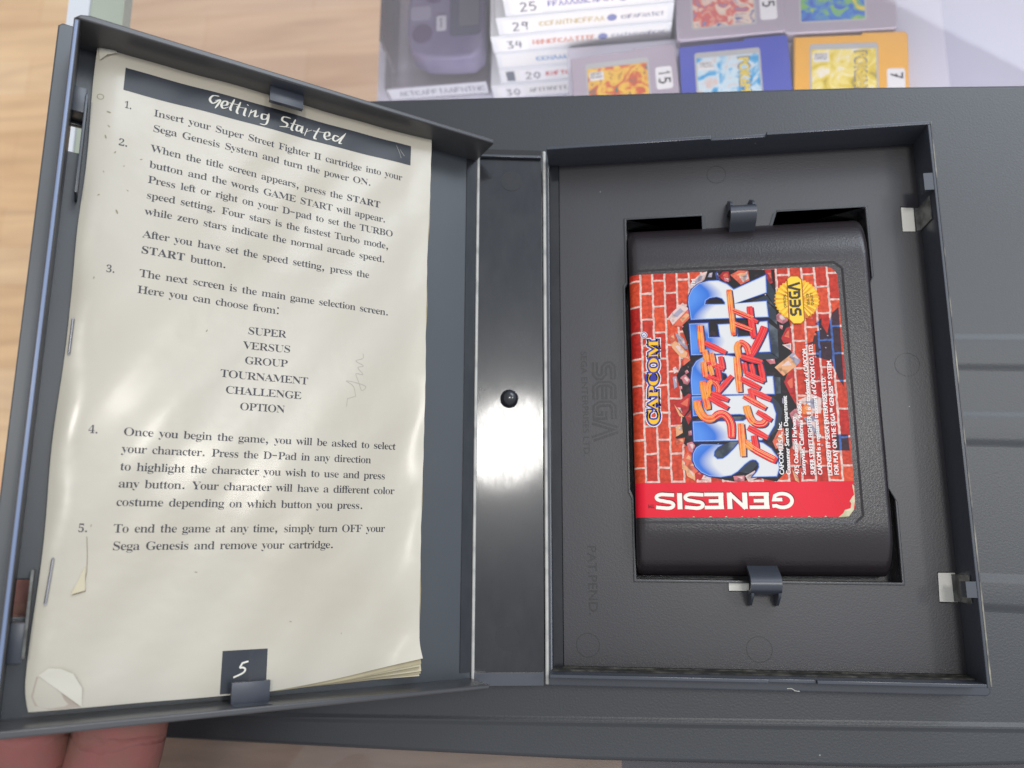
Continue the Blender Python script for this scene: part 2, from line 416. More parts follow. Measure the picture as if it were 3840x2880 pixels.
# serif lettering: outlines in thousandths of an em
GL = json.loads('''{"A":[437,[[[-9,0],[-9,18],[24,30],[49,75],[206,466],[224,465],[384,87],[411,34],[425,22],[443,18],[443,0],[229,0],[229,18],[270,25],[283,46],[273,81],[253,132],[103,132],[79,71],[76,59],[75,48],[87,26],[124,18],[128,18],[128,0]],[[113,161],[242,161],[177,319]]]],"B":[443,[[[16,0],[16,17],[45,22],[62,32],[75,82],[75,369],[69,412],[51,433],[15,439],[15,455],[220,455],[318,444],[377,409],[396,351],[384,302],[348,268],[287,247],[360,223],[404,185],[418,132],[407,76],[371,35],[314,9],[238,0]],[[182,252],[188,252],[234,257],[263,272],[279,301],[285,345],[281,385],[269,412],[248,428],[216,434],[188,425],[182,391]],[[222,24],[259,30],[283,49],[296,81],[301,128],[295,176],[277,208],[245,225],[197,231],[182,231],[182,65],[190,33]]]],"C":[468,[[[257,-11],[193,-3],[137,20],[91,56],[56,104],[34,162],[26,228],[34,294],[56,351],[92,399],[139,435],[195,458],[259,465],[309,459],[367,440],[388,435],[408,443],[419,465],[437,465],[437,308],[420,308],[392,364],[356,407],[313,434],[265,443],[198,419],[157,347],[144,226],[159,114],[203,46],[278,24],[318,29],[358,45],[395,71],[428,106],[447,89],[395,33],[332,0]]]],"D":[496,[[[20,0],[20,17],[63,30],[74,75],[74,374],[71,407],[61,426],[15,439],[15,455],[222,455],[328,441],[405,396],[452,325],[468,228],[441,101],[362,25],[228,0]],[[222,24],[279,37],[319,75],[343,139],[351,229],[336,342],[294,410],[223,433],[190,423],[182,385],[182,72],[190,34]]]],"E":[442,[[[14,0],[14,17],[44,20],[62,30],[72,48],[75,78],[75,369],[72,405],[62,425],[44,435],[16,439],[16,455],[399,455],[399,320],[383,320],[369,373],[340,406],[295,424],[232,430],[200,428],[186,417],[183,388],[183,246],[193,246],[232,252],[259,269],[277,300],[288,345],[304,345],[304,118],[287,118],[273,181],[241,213],[185,222],[183,67],[192,35],[230,28],[313,39],[371,75],[411,143],[430,143],[402,0]]]],"F":[404,[[[15,0],[15,17],[62,34],[75,84],[75,375],[71,405],[61,423],[14,439],[14,455],[394,455],[394,320],[377,320],[355,385],[336,406],[310,420],[230,431],[200,429],[186,421],[182,398],[182,247],[190,247],[229,253],[256,270],[274,301],[284,347],[302,347],[302,118],[285,118],[274,168],[257,200],[229,218],[189,224],[182,224],[182,81],[188,43],[210,24],[257,17],[257,0]]]],"G":[508,[[[268,-10],[200,-3],[141,19],[93,55],[57,103],[35,161],[28,229],[35,295],[57,352],[93,399],[139,435],[195,458],[257,465],[311,459],[369,441],[388,436],[406,443],[419,465],[437,465],[437,308],[420,308],[382,379],[329,426],[267,443],[200,419],[159,347],[146,228],[154,135],[180,67],[221,26],[275,13],[308,16],[328,27],[339,45],[343,71],[343,128],[339,154],[329,170],[275,182],[275,198],[500,198],[500,182],[457,171],[446,128],[446,29],[357,0]]]],"H":[523,[[[15,0],[15,17],[62,32],[75,81],[75,379],[62,424],[16,439],[16,455],[242,455],[242,439],[204,432],[187,415],[182,379],[182,251],[342,251],[342,379],[337,415],[320,432],[282,439],[282,455],[507,455],[507,439],[461,424],[449,379],[449,81],[461,33],[478,22],[507,17],[507,0],[282,0],[282,17],[329,31],[339,49],[342,81],[342,221],[182,221],[182,81],[194,32],[242,17],[242,0]]]],"I":[261,[[[13,0],[13,17],[61,32],[72,49],[75,75],[75,387],[63,427],[13,439],[13,455],[244,455],[244,439],[196,427],[186,412],[183,387],[183,77],[187,44],[206,26],[246,17],[246,0]]]],"J":[330,[[[109,-65],[51,-54],[11,-22],[-3,23],[11,61],[44,75],[79,62],[93,28],[85,-1],[77,-19],[84,-35],[105,-40],[126,-36],[139,-25],[148,21],[148,367],[142,409],[122,430],[79,439],[79,455],[314,455],[314,439],[277,431],[260,411],[255,367],[255,89],[239,3],[190,-48]]]],"K":[510,[[[16,0],[16,17],[63,32],[75,81],[75,379],[63,424],[17,439],[17,455],[242,455],[242,439],[205,432],[187,415],[183,379],[183,234],[321,373],[342,398],[349,418],[334,434],[291,439],[291,455],[486,455],[486,439],[477,439],[415,419],[345,361],[271,285],[463,46],[487,25],[519,17],[519,0],[281,0],[281,17],[306,18],[322,21],[334,34],[316,66],[199,214],[183,198],[183,81],[195,32],[242,17],[242,0]]]],"L":[426,[[[15,0],[15,17],[62,32],[75,81],[75,379],[62,425],[16,439],[16,455],[250,455],[250,439],[208,434],[188,416],[182,379],[182,83],[185,47],[200,31],[234,28],[315,40],[345,56],[370,80],[409,154],[427,154],[402,0]]]],"M":[634,[[[14,0],[14,17],[61,32],[72,50],[75,79],[75,382],[71,416],[53,432],[15,439],[15,455],[185,455],[317,142],[449,455],[617,455],[617,439],[573,423],[560,378],[560,85],[565,43],[582,23],[617,17],[617,0],[396,0],[396,17],[433,25],[450,44],[455,83],[455,399],[288,0],[270,0],[105,389],[105,80],[109,48],[120,30],[169,17],[169,0]]]],"N":[494,[[[403,-11],[107,350],[107,79],[119,31],[167,17],[167,0],[18,0],[18,17],[54,23],[71,41],[76,79],[76,388],[36,433],[18,439],[18,455],[156,455],[391,169],[391,377],[386,414],[369,431],[331,439],[331,455],[480,455],[480,439],[433,425],[422,377],[422,-11]]]],"O":[525,[[[261,-11],[213,-6],[169,7],[94,58],[66,93],[45,134],[32,179],[28,228],[32,276],[45,321],[66,362],[95,397],[130,426],[170,448],[216,462],[265,466],[313,462],[357,448],[431,399],[481,323],[494,277],[498,228],[494,179],[481,134],[459,93],[430,58],[355,7],[310,-6]],[[265,12],[328,36],[367,108],[379,228],[371,321],[348,389],[310,430],[260,443],[196,419],[158,347],[145,228],[153,135],[177,67],[215,26]]]],"P":[418,[[[15,0],[15,17],[62,32],[75,81],[75,379],[62,424],[16,439],[16,455],[214,455],[287,452],[336,440],[366,422],[390,398],[404,367],[409,332],[398,280],[367,240],[314,214],[242,206],[182,206],[182,81],[194,32],[242,17],[242,0]],[[182,230],[201,230],[244,235],[272,253],[287,283],[292,329],[288,375],[275,406],[252,425],[216,431],[189,424],[182,398]]]],"R":[473,[[[15,0],[15,17],[62,32],[75,81],[75,379],[62,424],[16,439],[16,455],[217,455],[305,448],[367,426],[405,388],[417,334],[406,285],[372,248],[315,224],[432,50],[452,26],[478,17],[480,0],[338,0],[201,212],[182,212],[182,81],[194,32],[242,17],[242,0]],[[182,234],[203,234],[249,240],[280,258],[298,290],[304,336],[295,389],[268,421],[224,431],[190,422],[182,385]]]],"S":[390,[[[43,-11],[43,158],[62,158],[83,94],[111,50],[149,24],[197,15],[231,20],[257,36],[273,60],[279,89],[265,129],[225,160],[163,191],[112,221],[77,253],[56,289],[50,332],[54,370],[67,403],[88,429],[115,449],[148,462],[185,466],[229,461],[282,448],[291,446],[300,445],[313,450],[320,466],[339,466],[339,319],[322,319],[293,385],[248,429],[194,445],[163,440],[140,426],[125,406],[120,380],[124,356],[137,336],[189,303],[253,273],[317,233],[350,188],[359,133],[354,93],[339,58],[314,29],[281,8],[240,-6],[192,-10],[158,-8],[126,1],[98,9],[85,12],[69,7],[61,-11]]]],"T":[423,[[[92,0],[92,17],[123,21],[142,31],[152,50],[156,81],[156,433],[149,433],[102,426],[65,403],[41,367],[29,318],[11,318],[11,455],[410,455],[410,317],[394,317],[375,382],[333,420],[269,433],[263,433],[263,81],[267,49],[276,30],[296,21],[328,17],[328,0]]]],"U":[492,[[[248,-13],[168,-2],[114,29],[83,81],[73,155],[73,379],[61,424],[15,439],[15,455],[240,455],[240,439],[202,432],[185,415],[181,379],[181,140],[186,88],[203,51],[232,29],[275,22],[340,37],[379,83],[392,159],[392,378],[379,423],[328,439],[328,455],[474,455],[474,439],[433,421],[422,378],[422,181],[412,92],[380,32],[325,-2]]]],"V":[428,[[[212,-13],[44,381],[22,420],[-14,439],[-14,455],[211,455],[211,439],[166,432],[152,410],[161,378],[259,143],[348,377],[355,409],[342,432],[299,439],[299,455],[442,455],[442,439],[408,427],[382,383],[230,-13]]]],"W":[611,[[[171,-11],[32,393],[15,427],[-15,439],[-15,455],[181,455],[181,439],[150,432],[140,410],[148,373],[223,153],[301,353],[286,399],[267,429],[229,439],[229,455],[439,455],[439,439],[404,432],[393,412],[399,386],[474,166],[541,369],[549,406],[538,430],[503,439],[503,455],[624,455],[624,439],[594,421],[575,379],[446,-11],[428,-11],[316,309],[190,-11]]]],"Y":[426,[[[101,0],[101,17],[148,32],[161,81],[161,179],[46,387],[14,429],[1,435],[-13,438],[-13,455],[207,455],[207,438],[195,438],[167,432],[156,416],[164,392],[248,226],[333,366],[349,408],[336,430],[298,438],[295,455],[439,455],[439,438],[409,424],[383,392],[268,203],[268,81],[280,32],[328,17],[328,0]]]],"Z":[442,[[[20,0],[20,11],[276,430],[214,430],[141,420],[94,386],[61,316],[44,316],[57,455],[406,455],[406,443],[153,29],[239,29],[302,37],[349,61],[384,103],[407,164],[424,164],[407,0]]]],"a":[344,[[[255,-10],[216,1],[200,35],[151,2],[95,-9],[64,-4],[40,11],[25,34],[20,63],[31,104],[63,136],[119,164],[199,190],[199,241],[187,282],[148,296],[115,290],[104,274],[113,257],[123,231],[110,202],[77,191],[45,203],[33,236],[49,278],[95,308],[162,318],[223,312],[263,292],[285,259],[293,210],[293,62],[295,40],[304,34],[320,42],[329,28],[294,-1]],[[151,34],[174,41],[199,63],[199,169],[154,151],[127,123],[118,84],[126,46]]]],"b":[361,[[[43,-11],[43,388],[37,428],[8,439],[8,455],[138,455],[138,279],[175,308],[221,318],[254,313],[284,299],[308,276],[326,245],[342,166],[337,118],[323,75],[300,40],[270,13],[233,-4],[192,-10],[148,-1],[105,28],[53,-11]],[[183,14],[213,23],[232,49],[245,160],[242,213],[231,251],[212,273],[184,280],[155,270],[138,242],[138,69],[149,28]]]],"c":[293,[[[156,-10],[119,-5],[87,11],[59,35],[38,68],[24,106],[19,150],[25,196],[40,237],[64,271],[96,297],[133,313],[175,319],[218,314],[250,298],[271,275],[277,245],[266,215],[236,204],[206,216],[196,251],[197,261],[197,271],[190,290],[169,297],[138,285],[118,248],[112,187],[118,123],[137,76],[166,48],[204,38],[239,47],[271,72],[285,60],[227,8]]]],"d":[370,[[[140,-10],[107,-5],[78,10],[53,35],[35,66],[19,147],[24,196],[36,237],[55,272],[81,297],[112,313],[146,318],[189,309],[223,280],[223,401],[212,430],[176,439],[176,455],[319,455],[319,75],[325,41],[353,28],[353,11],[223,-10],[223,39],[188,2]],[[171,28],[202,41],[223,76],[223,242],[206,270],[174,281],[147,273],[130,250],[118,153],[130,58],[146,36]]]],"e":[301,[[[154,-10],[117,-5],[85,10],[58,35],[37,69],[24,109],[19,157],[24,201],[38,240],[59,273],[87,298],[120,313],[157,318],[209,309],[249,280],[274,234],[283,173],[283,166],[117,166],[127,97],[154,56],[199,42],[237,53],[270,86],[285,73],[228,11]],[[116,192],[201,192],[201,215],[193,277],[181,292],[161,297],[127,274],[116,203]]]],"f":[214,[[[15,0],[15,16],[40,22],[50,35],[52,73],[52,277],[16,277],[16,310],[52,310],[52,353],[60,400],[85,436],[123,457],[174,465],[212,460],[240,446],[257,425],[263,400],[252,367],[224,355],[195,365],[185,391],[193,420],[196,426],[197,433],[193,441],[180,443],[163,440],[153,430],[148,390],[148,310],[203,310],[203,277],[148,277],[148,65],[158,26],[199,16],[199,0]]]],"g":[327,[[[146,-140],[89,-136],[48,-122],[22,-100],[14,-75],[28,-46],[69,-26],[35,-1],[24,30],[28,54],[42,74],[102,110],[42,150],[22,212],[27,242],[40,268],[88,305],[157,318],[233,304],[317,304],[317,268],[268,268],[286,237],[291,203],[276,151],[234,116],[172,103],[157,103],[142,104],[112,94],[101,71],[111,55],[141,49],[175,49],[259,40],[303,13],[316,-37],[305,-80],[272,-113],[219,-133]],[[157,124],[178,130],[190,146],[199,211],[190,276],[178,292],[157,297],[137,292],[124,276],[114,211],[124,146],[137,130]],[[161,-116],[218,-111],[252,-94],[263,-66],[249,-41],[205,-34],[97,-34],[79,-52],[73,-73],[79,-89],[95,-103]]]],"h":[381,[[[18,0],[18,16],[45,26],[52,56],[52,399],[46,429],[19,440],[19,455],[148,455],[148,267],[190,305],[243,318],[292,306],[321,271],[330,212],[330,56],[337,26],[363,16],[363,0],[202,0],[202,16],[207,16],[228,26],[235,56],[235,217],[229,258],[219,268],[203,271],[173,262],[148,235],[148,56],[154,26],[180,16],[180,0]]]],"i":[198,[[[101,362],[65,376],[50,412],[65,449],[101,463],[137,449],[151,412],[136,376]],[[18,0],[18,16],[45,26],[52,56],[52,252],[47,285],[20,293],[21,310],[148,310],[148,56],[154,26],[180,16],[180,0]]]],"k":[359,[[[17,0],[17,16],[45,26],[52,56],[52,398],[47,429],[20,439],[21,455],[148,455],[148,169],[227,248],[244,278],[235,290],[209,293],[206,310],[345,310],[345,293],[308,284],[275,260],[222,209],[346,34],[376,16],[376,0],[211,0],[211,16],[217,16],[234,20],[239,32],[232,49],[163,147],[148,134],[148,56],[154,26],[180,16],[180,0]]]],"l":[199,[[[18,0],[18,16],[45,26],[52,56],[52,398],[47,429],[20,439],[20,455],[148,455],[148,56],[154,26],[180,16],[180,0]]]],"m":[554,[[[18,0],[18,16],[45,26],[52,56],[52,253],[46,284],[19,294],[19,310],[146,310],[146,265],[188,305],[237,318],[292,304],[320,261],[364,304],[418,318],[465,306],[494,271],[504,212],[504,56],[510,26],[536,16],[536,0],[377,0],[377,16],[403,26],[410,56],[410,217],[404,258],[394,268],[377,271],[349,263],[324,237],[324,56],[331,26],[356,16],[356,0],[199,0],[199,16],[225,26],[232,56],[232,217],[226,258],[216,268],[199,271],[170,262],[146,235],[146,56],[152,27],[177,16],[177,0]]]],"n":[381,[[[18,0],[18,16],[45,26],[52,56],[52,253],[46,284],[19,294],[19,310],[148,310],[148,267],[190,306],[243,318],[292,306],[321,271],[330,212],[330,56],[337,26],[363,16],[363,0],[202,0],[202,16],[207,16],[228,26],[235,56],[235,217],[229,258],[219,268],[203,271],[173,262],[148,235],[148,56],[154,26],[180,16],[180,0]]]],"o":[336,[[[169,-10],[127,-5],[90,11],[60,37],[38,70],[24,110],[19,154],[24,199],[38,239],[60,272],[90,297],[127,313],[168,318],[209,313],[245,298],[275,273],[298,240],[312,200],[317,154],[312,108],[298,69],[275,36],[245,11],[210,-5]],[[169,11],[193,18],[209,39],[217,81],[220,154],[217,227],[208,271],[192,292],[169,299],[144,292],[128,271],[117,154],[120,82],[128,39],[144,18]]]],"p":[371,[[[17,-139],[17,-124],[40,-117],[50,-101],[52,-64],[52,243],[46,283],[19,295],[19,310],[143,310],[143,263],[180,305],[230,319],[264,314],[293,298],[317,274],[335,241],[350,160],[334,72],[316,38],[291,12],[261,-5],[227,-10],[183,1],[148,32],[148,-58],[152,-99],[167,-118],[197,-123],[197,-139]],[[195,28],[222,36],[239,59],[253,154],[241,248],[225,270],[199,278],[171,267],[148,235],[148,69],[167,38]]]],"r":[287,[[[18,0],[18,16],[45,26],[52,56],[52,252],[46,285],[20,293],[21,310],[146,310],[146,252],[187,301],[233,318],[258,315],[275,304],[289,266],[278,234],[248,222],[222,231],[207,250],[189,260],[162,241],[149,192],[149,56],[159,25],[197,16],[197,0]]]],"s":[288,[[[151,-10],[87,6],[73,9],[60,4],[51,-9],[36,-9],[36,105],[53,105],[66,68],[87,39],[112,21],[140,15],[179,27],[192,58],[183,84],[156,105],[107,130],[54,169],[41,193],[37,220],[44,259],[65,291],[98,312],[141,319],[166,316],[199,308],[206,306],[213,305],[230,319],[244,319],[244,222],[228,222],[196,277],[174,291],[149,296],[116,286],[105,259],[115,232],[146,212],[191,189],[241,151],[253,127],[257,95],[250,51],[228,18],[194,-3]]]],"t":[228,[[[124,-9],[89,-4],[66,10],[53,36],[48,71],[48,279],[20,279],[20,300],[88,369],[129,424],[144,424],[144,310],[208,310],[208,279],[144,279],[144,82],[149,51],[168,40],[189,49],[206,75],[222,66],[182,9]]]],"u":[375,[[[131,-10],[91,-3],[65,17],[51,51],[46,97],[46,248],[39,282],[11,294],[11,310],[142,310],[142,74],[151,46],[177,36],[205,43],[228,66],[228,248],[221,283],[189,294],[189,310],[324,310],[324,70],[331,39],[360,30],[360,13],[300,7],[228,-10],[228,40],[186,3]]]],"v":[306,[[[142,-10],[38,248],[22,281],[-3,293],[-3,310],[164,310],[164,294],[156,294],[136,290],[129,276],[130,268],[185,122],[236,253],[241,272],[232,289],[203,294],[203,310],[305,310],[305,295],[278,279],[260,243],[160,-10]]]],"w":[435,[[[122,-10],[17,265],[6,284],[-11,293],[-11,310],[138,310],[138,293],[120,289],[114,276],[116,266],[120,253],[167,127],[211,235],[201,266],[190,288],[168,295],[168,310],[323,310],[323,293],[302,288],[296,276],[296,269],[298,262],[336,141],[382,256],[387,275],[380,289],[356,295],[356,310],[445,310],[445,295],[425,284],[412,258],[304,-10],[289,-10],[223,197],[140,-10]]]],"x":[319,[[[5,0],[5,15],[34,29],[62,56],[123,136],[43,263],[24,285],[4,293],[4,310],[169,310],[169,294],[147,291],[140,280],[149,260],[183,206],[224,257],[234,279],[227,290],[201,294],[201,310],[311,310],[311,296],[283,283],[254,254],[198,184],[291,36],[303,21],[319,15],[319,0],[155,0],[155,16],[178,19],[185,30],[173,59],[138,114],[97,61],[85,34],[92,20],[114,15],[118,15],[118,0]]]],"y":[300,[[[52,-140],[10,-125],[-3,-107],[-7,-84],[5,-53],[36,-40],[64,-49],[75,-76],[74,-81],[74,-87],[86,-99],[114,-74],[129,-44],[140,-5],[36,251],[25,275],[15,287],[-3,293],[-5,310],[162,310],[162,293],[136,289],[128,275],[130,267],[133,257],[185,119],[230,241],[236,260],[238,274],[229,289],[203,293],[203,310],[300,310],[300,293],[277,281],[259,242],[162,-24],[129,-96],[95,-131]]]],"z":[293,[[[13,0],[13,14],[168,287],[128,287],[96,283],[72,272],[55,250],[44,216],[26,216],[32,310],[275,310],[275,291],[126,25],[152,25],[194,30],[223,44],[244,69],[260,107],[276,107],[268,0]]]],"1":[375,[[[65,0],[65,36],[120,36],[146,45],[154,79],[154,416],[108,365],[67,346],[40,359],[28,396],[74,412],[132,447],[179,482],[254,482],[254,79],[261,47],[288,36],[343,36],[343,0]]]],"2":[375,[[[24,0],[24,69],[123,171],[187,245],[218,307],[226,371],[223,405],[212,427],[196,441],[174,445],[145,438],[126,416],[116,380],[112,329],[77,333],[50,344],[32,365],[26,396],[43,441],[92,474],[174,486],[240,479],[288,456],[318,421],[328,375],[319,329],[291,281],[238,220],[154,138],[87,74],[244,74],[279,86],[300,120],[305,141],[345,141],[341,0]]]],"3":[375,[[[163,-7],[81,5],[34,35],[19,74],[23,96],[36,113],[76,126],[82,89],[99,62],[125,46],[158,40],[199,49],[230,79],[241,139],[234,174],[214,202],[181,221],[137,227],[95,227],[95,269],[140,269],[178,275],[204,296],[220,327],[225,367],[211,424],[193,440],[169,445],[148,441],[133,430],[116,391],[111,341],[75,345],[47,356],[30,374],[24,401],[34,434],[62,461],[108,480],[173,486],[237,479],[286,458],[317,423],[328,377],[320,335],[298,301],[265,275],[225,256],[279,238],[326,201],[340,174],[345,138],[329,70],[288,25],[230,1]]]],"4":[375,[[[121,0],[121,36],[140,36],[179,44],[191,58],[195,84],[195,125],[9,125],[9,166],[199,480],[293,480],[293,169],[363,169],[363,125],[293,125],[293,84],[297,58],[309,44],[348,36],[357,36],[357,0]],[[56,169],[195,169],[195,287],[196,351],[199,416],[189,394],[174,366],[158,338],[146,319]]]],"5":[375,[[[165,-7],[84,5],[40,35],[27,75],[31,95],[42,109],[81,121],[88,83],[111,52],[154,40],[195,50],[226,83],[237,148],[231,192],[213,223],[184,241],[146,247],[103,243],[71,235],[40,247],[62,480],[316,480],[319,357],[281,357],[275,380],[267,399],[244,406],[105,406],[94,281],[126,288],[168,291],[238,282],[293,256],[328,211],[340,148],[336,108],[324,75],[282,27],[226,1]]]]}''')
_gc = {}
def glyph(ch, thin):
    k = (ch, thin)
    if k in _gc: return _gc[k]
    adv, cs = GL[ch]
    out = []
    for c in cs:
        n = len(c); q = []
        for i in range(n):
            a, b, d = c[i - 1], c[i], c[(i + 1) % n]
            d1 = Vector((b[0] - a[0], b[1] - a[1])); d2 = Vector((d[0] - b[0], d[1] - b[1]))
            if d1.length: d1.normalize()
            if d2.length: d2.normalize()
            n1 = Vector((d1.y, -d1.x)); n2 = Vector((d2.y, -d2.x))
            nn = n1 + n2
            if nn.length > 0.7: nn.normalize()
            else: nn = Vector((0, 0))
            q.append((b[0], b[1], nn.x, nn.y))
        area = sum(c[i - 1][0] * c[i][1] - c[i][0] * c[i - 1][1] for i in range(n))
        out.append((area, q))
    sgn = 1 if max(out, key=lambda t_: abs(t_[0]))[0] > 0 else -1
    cont = [[((x - sgn * nx * thin) / 1000, (y - sgn * ny * thin * 0.12) / 1000) for x, y, nx, ny in q] for _, q in out]
    r = curve_mesh(cont)
    _gc[k] = (adv / 1000, [(v[0], v[1]) for v in r[0]], r[1], cont)
    return _gc[k]
PUNCT = {'.': (0.25, [circle(0.125, 0.045, 0.052, 10)]), ',': (0.25, [[(0.08, 0.09), (0.16, 0.1), (0.19, 0.03), (0.12, -0.13), (0.09, -0.12), (0.13, -0.03), (0.08, 0.0)]]),
         ':': (0.28, [circle(0.14, 0.045, 0.052, 10), circle(0.14, 0.41, 0.052, 10)]), '-': (0.33, [rect(0.04, 0.2, 0.29, 0.26)])}
def serif_run(s_, thin=12):
    """list of (x, verts, faces), total width in em"""
    x = 0; out = []
    for ch in s_:
        if ch == ' ': x += 0.25; continue
        if ch in PUNCT:
            w, cs = PUNCT[ch]
            for c in cs:
                r = curve_mesh([c]); out.append((x, [(v[0], v[1]) for v in r[0]], r[1]))
            x += w; continue
        a, vs_, fs_, _ = glyph(ch, thin)
        out.append((x, vs_, fs_)); x += a - 0.045 * (thin > 0)
    return out, x
_sc = {}
def sans(s_):
    if s_ in _sc: return _sc[s_]
    c = bpy.data.curves.new('tmp', 'FONT'); c.body = s_; c.size = 1.0; c.resolution_u = 3
    o = bpy.data.objects.new('tmp', c); COL.objects.link(o)
    dg = bpy.context.evaluated_depsgraph_get()
    me = bpy.data.meshes.new_from_object(o.evaluated_get(dg))
    vs_ = [(v.co.x, v.co.y) for v in me.vertices]; fs_ = [tuple(p.vertices) for p in me.polygons]
    bpy.data.objects.remove(o); bpy.data.curves.remove(c); bpy.data.meshes.remove(me)
    x0 = min(v[0] for v in vs_); x1 = max(v[0] for v in vs_)
    _sc[s_] = ([(v[0] - x0, v[1]) for v in vs_], fs_, x1 - x0)
    return _sc[s_]
def sans_line(mb, s_, p0, p1, size, fmap, m, bold=0.0):
    """sans lettering running from p0 to p1 (baseline), capitals size mm tall"""
    vs_, fs_, w = sans(s_)
    d = Vector((p1[0] - p0[0], p1[1] - p0[1])); L = d.length; d.normalize(); nr = Vector((-d.y, d.x))
    sx = L / w; sy = size / 0.7
    for k_ in ((0, 0),) if not bold else ((-bold, 0), (bold, 0), (0, bold * .7)):
        decal(mb, [(p0[0] + d.x * (v[0] * sx + k_[0]) + nr.x * (v[1] * sy + k_[1]), p0[1] + d.y * (v[0] * sx + k_[0]) + nr.y * (v[1] * sy + k_[1])) for v in vs_], fs_, fmap, m)

MARK = {'S': [[(1, .87), (.32, .87), (.14, .76), (.14, .62), (.32, .5), (.7, .5), (.87, .38), (.87, .24), (.7, .13), (0, .13)]],
        'E': [[(1, .87), (.32, .87), (.14, .72), (.14, .28), (.32, .13), (1, .13)], [(.3, .5), (1, .5)]],
        'G': [[(1, .87), (.32, .87), (.14, .72), (.14, .28), (.32, .13), (.87, .13), (.87, .48), (.55, .48)]],
        'A': [[(0.02, 0), (.47, 1.0)], [(.53, 1.0), (.98, 0)]]}
def sega_mark(mb, p0, ux, uy, W, H, fmap, m1, m2, lw=0.25):
    """four block letters; p0 origin, ux reading direction, uy up direction"""
    for i, ch in enumerate('SEGA'):
        for st_ in MARK[ch]:
            pts = [(p0[0] + ux[0] * (i * 1.12 + q[0]) * W / 4.36 + uy[0] * q[1] * H, p0[1] + ux[1] * (i * 1.12 + q[0]) * W / 4.36 + uy[1] * q[1] * H) for q in st_]
            v_, f_ = ribbon(pts, lw * H); decal(mb, v_, f_, fmap, m1)
            if m2:
                v_, f_ = ribbon(pts, 0.06 * H); decal(mb, v_, f_, lambda x, y, h: (lambda q: (q[0], q[1], q[2] + 0.035))(fmap(x, y, h)), m2)

# ---------------------------------------------------------------- floor of the shop
def wood_mat():
    m = mat('laminate_floor', (205, 150, 100), 0.4, 0.4)
    n, l = m.node_tree.nodes, m.node_tree.links
    t = n.new('ShaderNodeTexCoord')
    br = n.new('ShaderNodeTexBrick')
    br.inputs['Scale'].default_value = 1.0; br.inputs['Brick Width'].default_value = 0.55; br.inputs['Row Height'].default_value = 0.075
    br.inputs['Mortar Size'].default_value = 0.0009; br.offset = 0.37
    br.inputs['Color1'].default_value = lin((246, 212, 172)); br.inputs['Color2'].default_value = lin((238, 196, 150)); br.inputs['Mortar'].default_value = lin((230, 186, 140))
    mpn = n.new('ShaderNodeMapping'); mpn.inputs['Rotation'].default_value = (0, 0, math.radians(3))
    l.new(t.outputs['Object'], mpn.inputs['Vector']); l.new(mpn.outputs[0], br.inputs['Vector'])
    mp2 = n.new('ShaderNodeMapping'); mp2.inputs['Scale'].default_value = (1.0, 9, 1)
    l.new(t.outputs['Object'], mp2.inputs['Vector'])
    nz = n.new('ShaderNodeTexNoise'); nz.inputs['Scale'].default_value = 2.2; nz.inputs['Detail'].default_value = 6; nz.inputs['Distortion'].default_value = 1.2
    l.new(mp2.outputs[0], nz.inputs['Vector'])
    r = n.new('ShaderNodeValToRGB')
    r.color_ramp.elements[0].position = 0.3; r.color_ramp.elements[0].color = (0.86, 0.78, 0.72, 1)
    r.color_ramp.elements[1].position = 0.62; r.color_ramp.elements[1].color = (1.15, 1.12, 1.05, 1)
    l.new(nz.outputs['Fac'], r.inputs['Fac'])
    mx = n.new('ShaderNodeMix'); mx.data_type = 'RGBA'; mx.blend_type = 'MULTIPLY'; mx.inputs['Factor'].default_value = 0.9
    l.new(br.outputs['Color'], mx.inputs['A']); l.new(r.outputs['Color'], mx.inputs['B'])
    l.new(mx.outputs['Result'], n['Principled BSDF'].inputs['Base Color'])
    return m
K['wood'] = wood_mat()
mb = MB(); mb.add([(-4000, -4000, -900), (4000, -4000, -900), (4000, 5000, -900), (-4000, 5000, -900)], [(0, 1, 2, 3)], K['wood'])
o = mb.build('floor'); o['kind'] = 'structure'; o['label'] = 'orange wood laminate floor far below the counter'

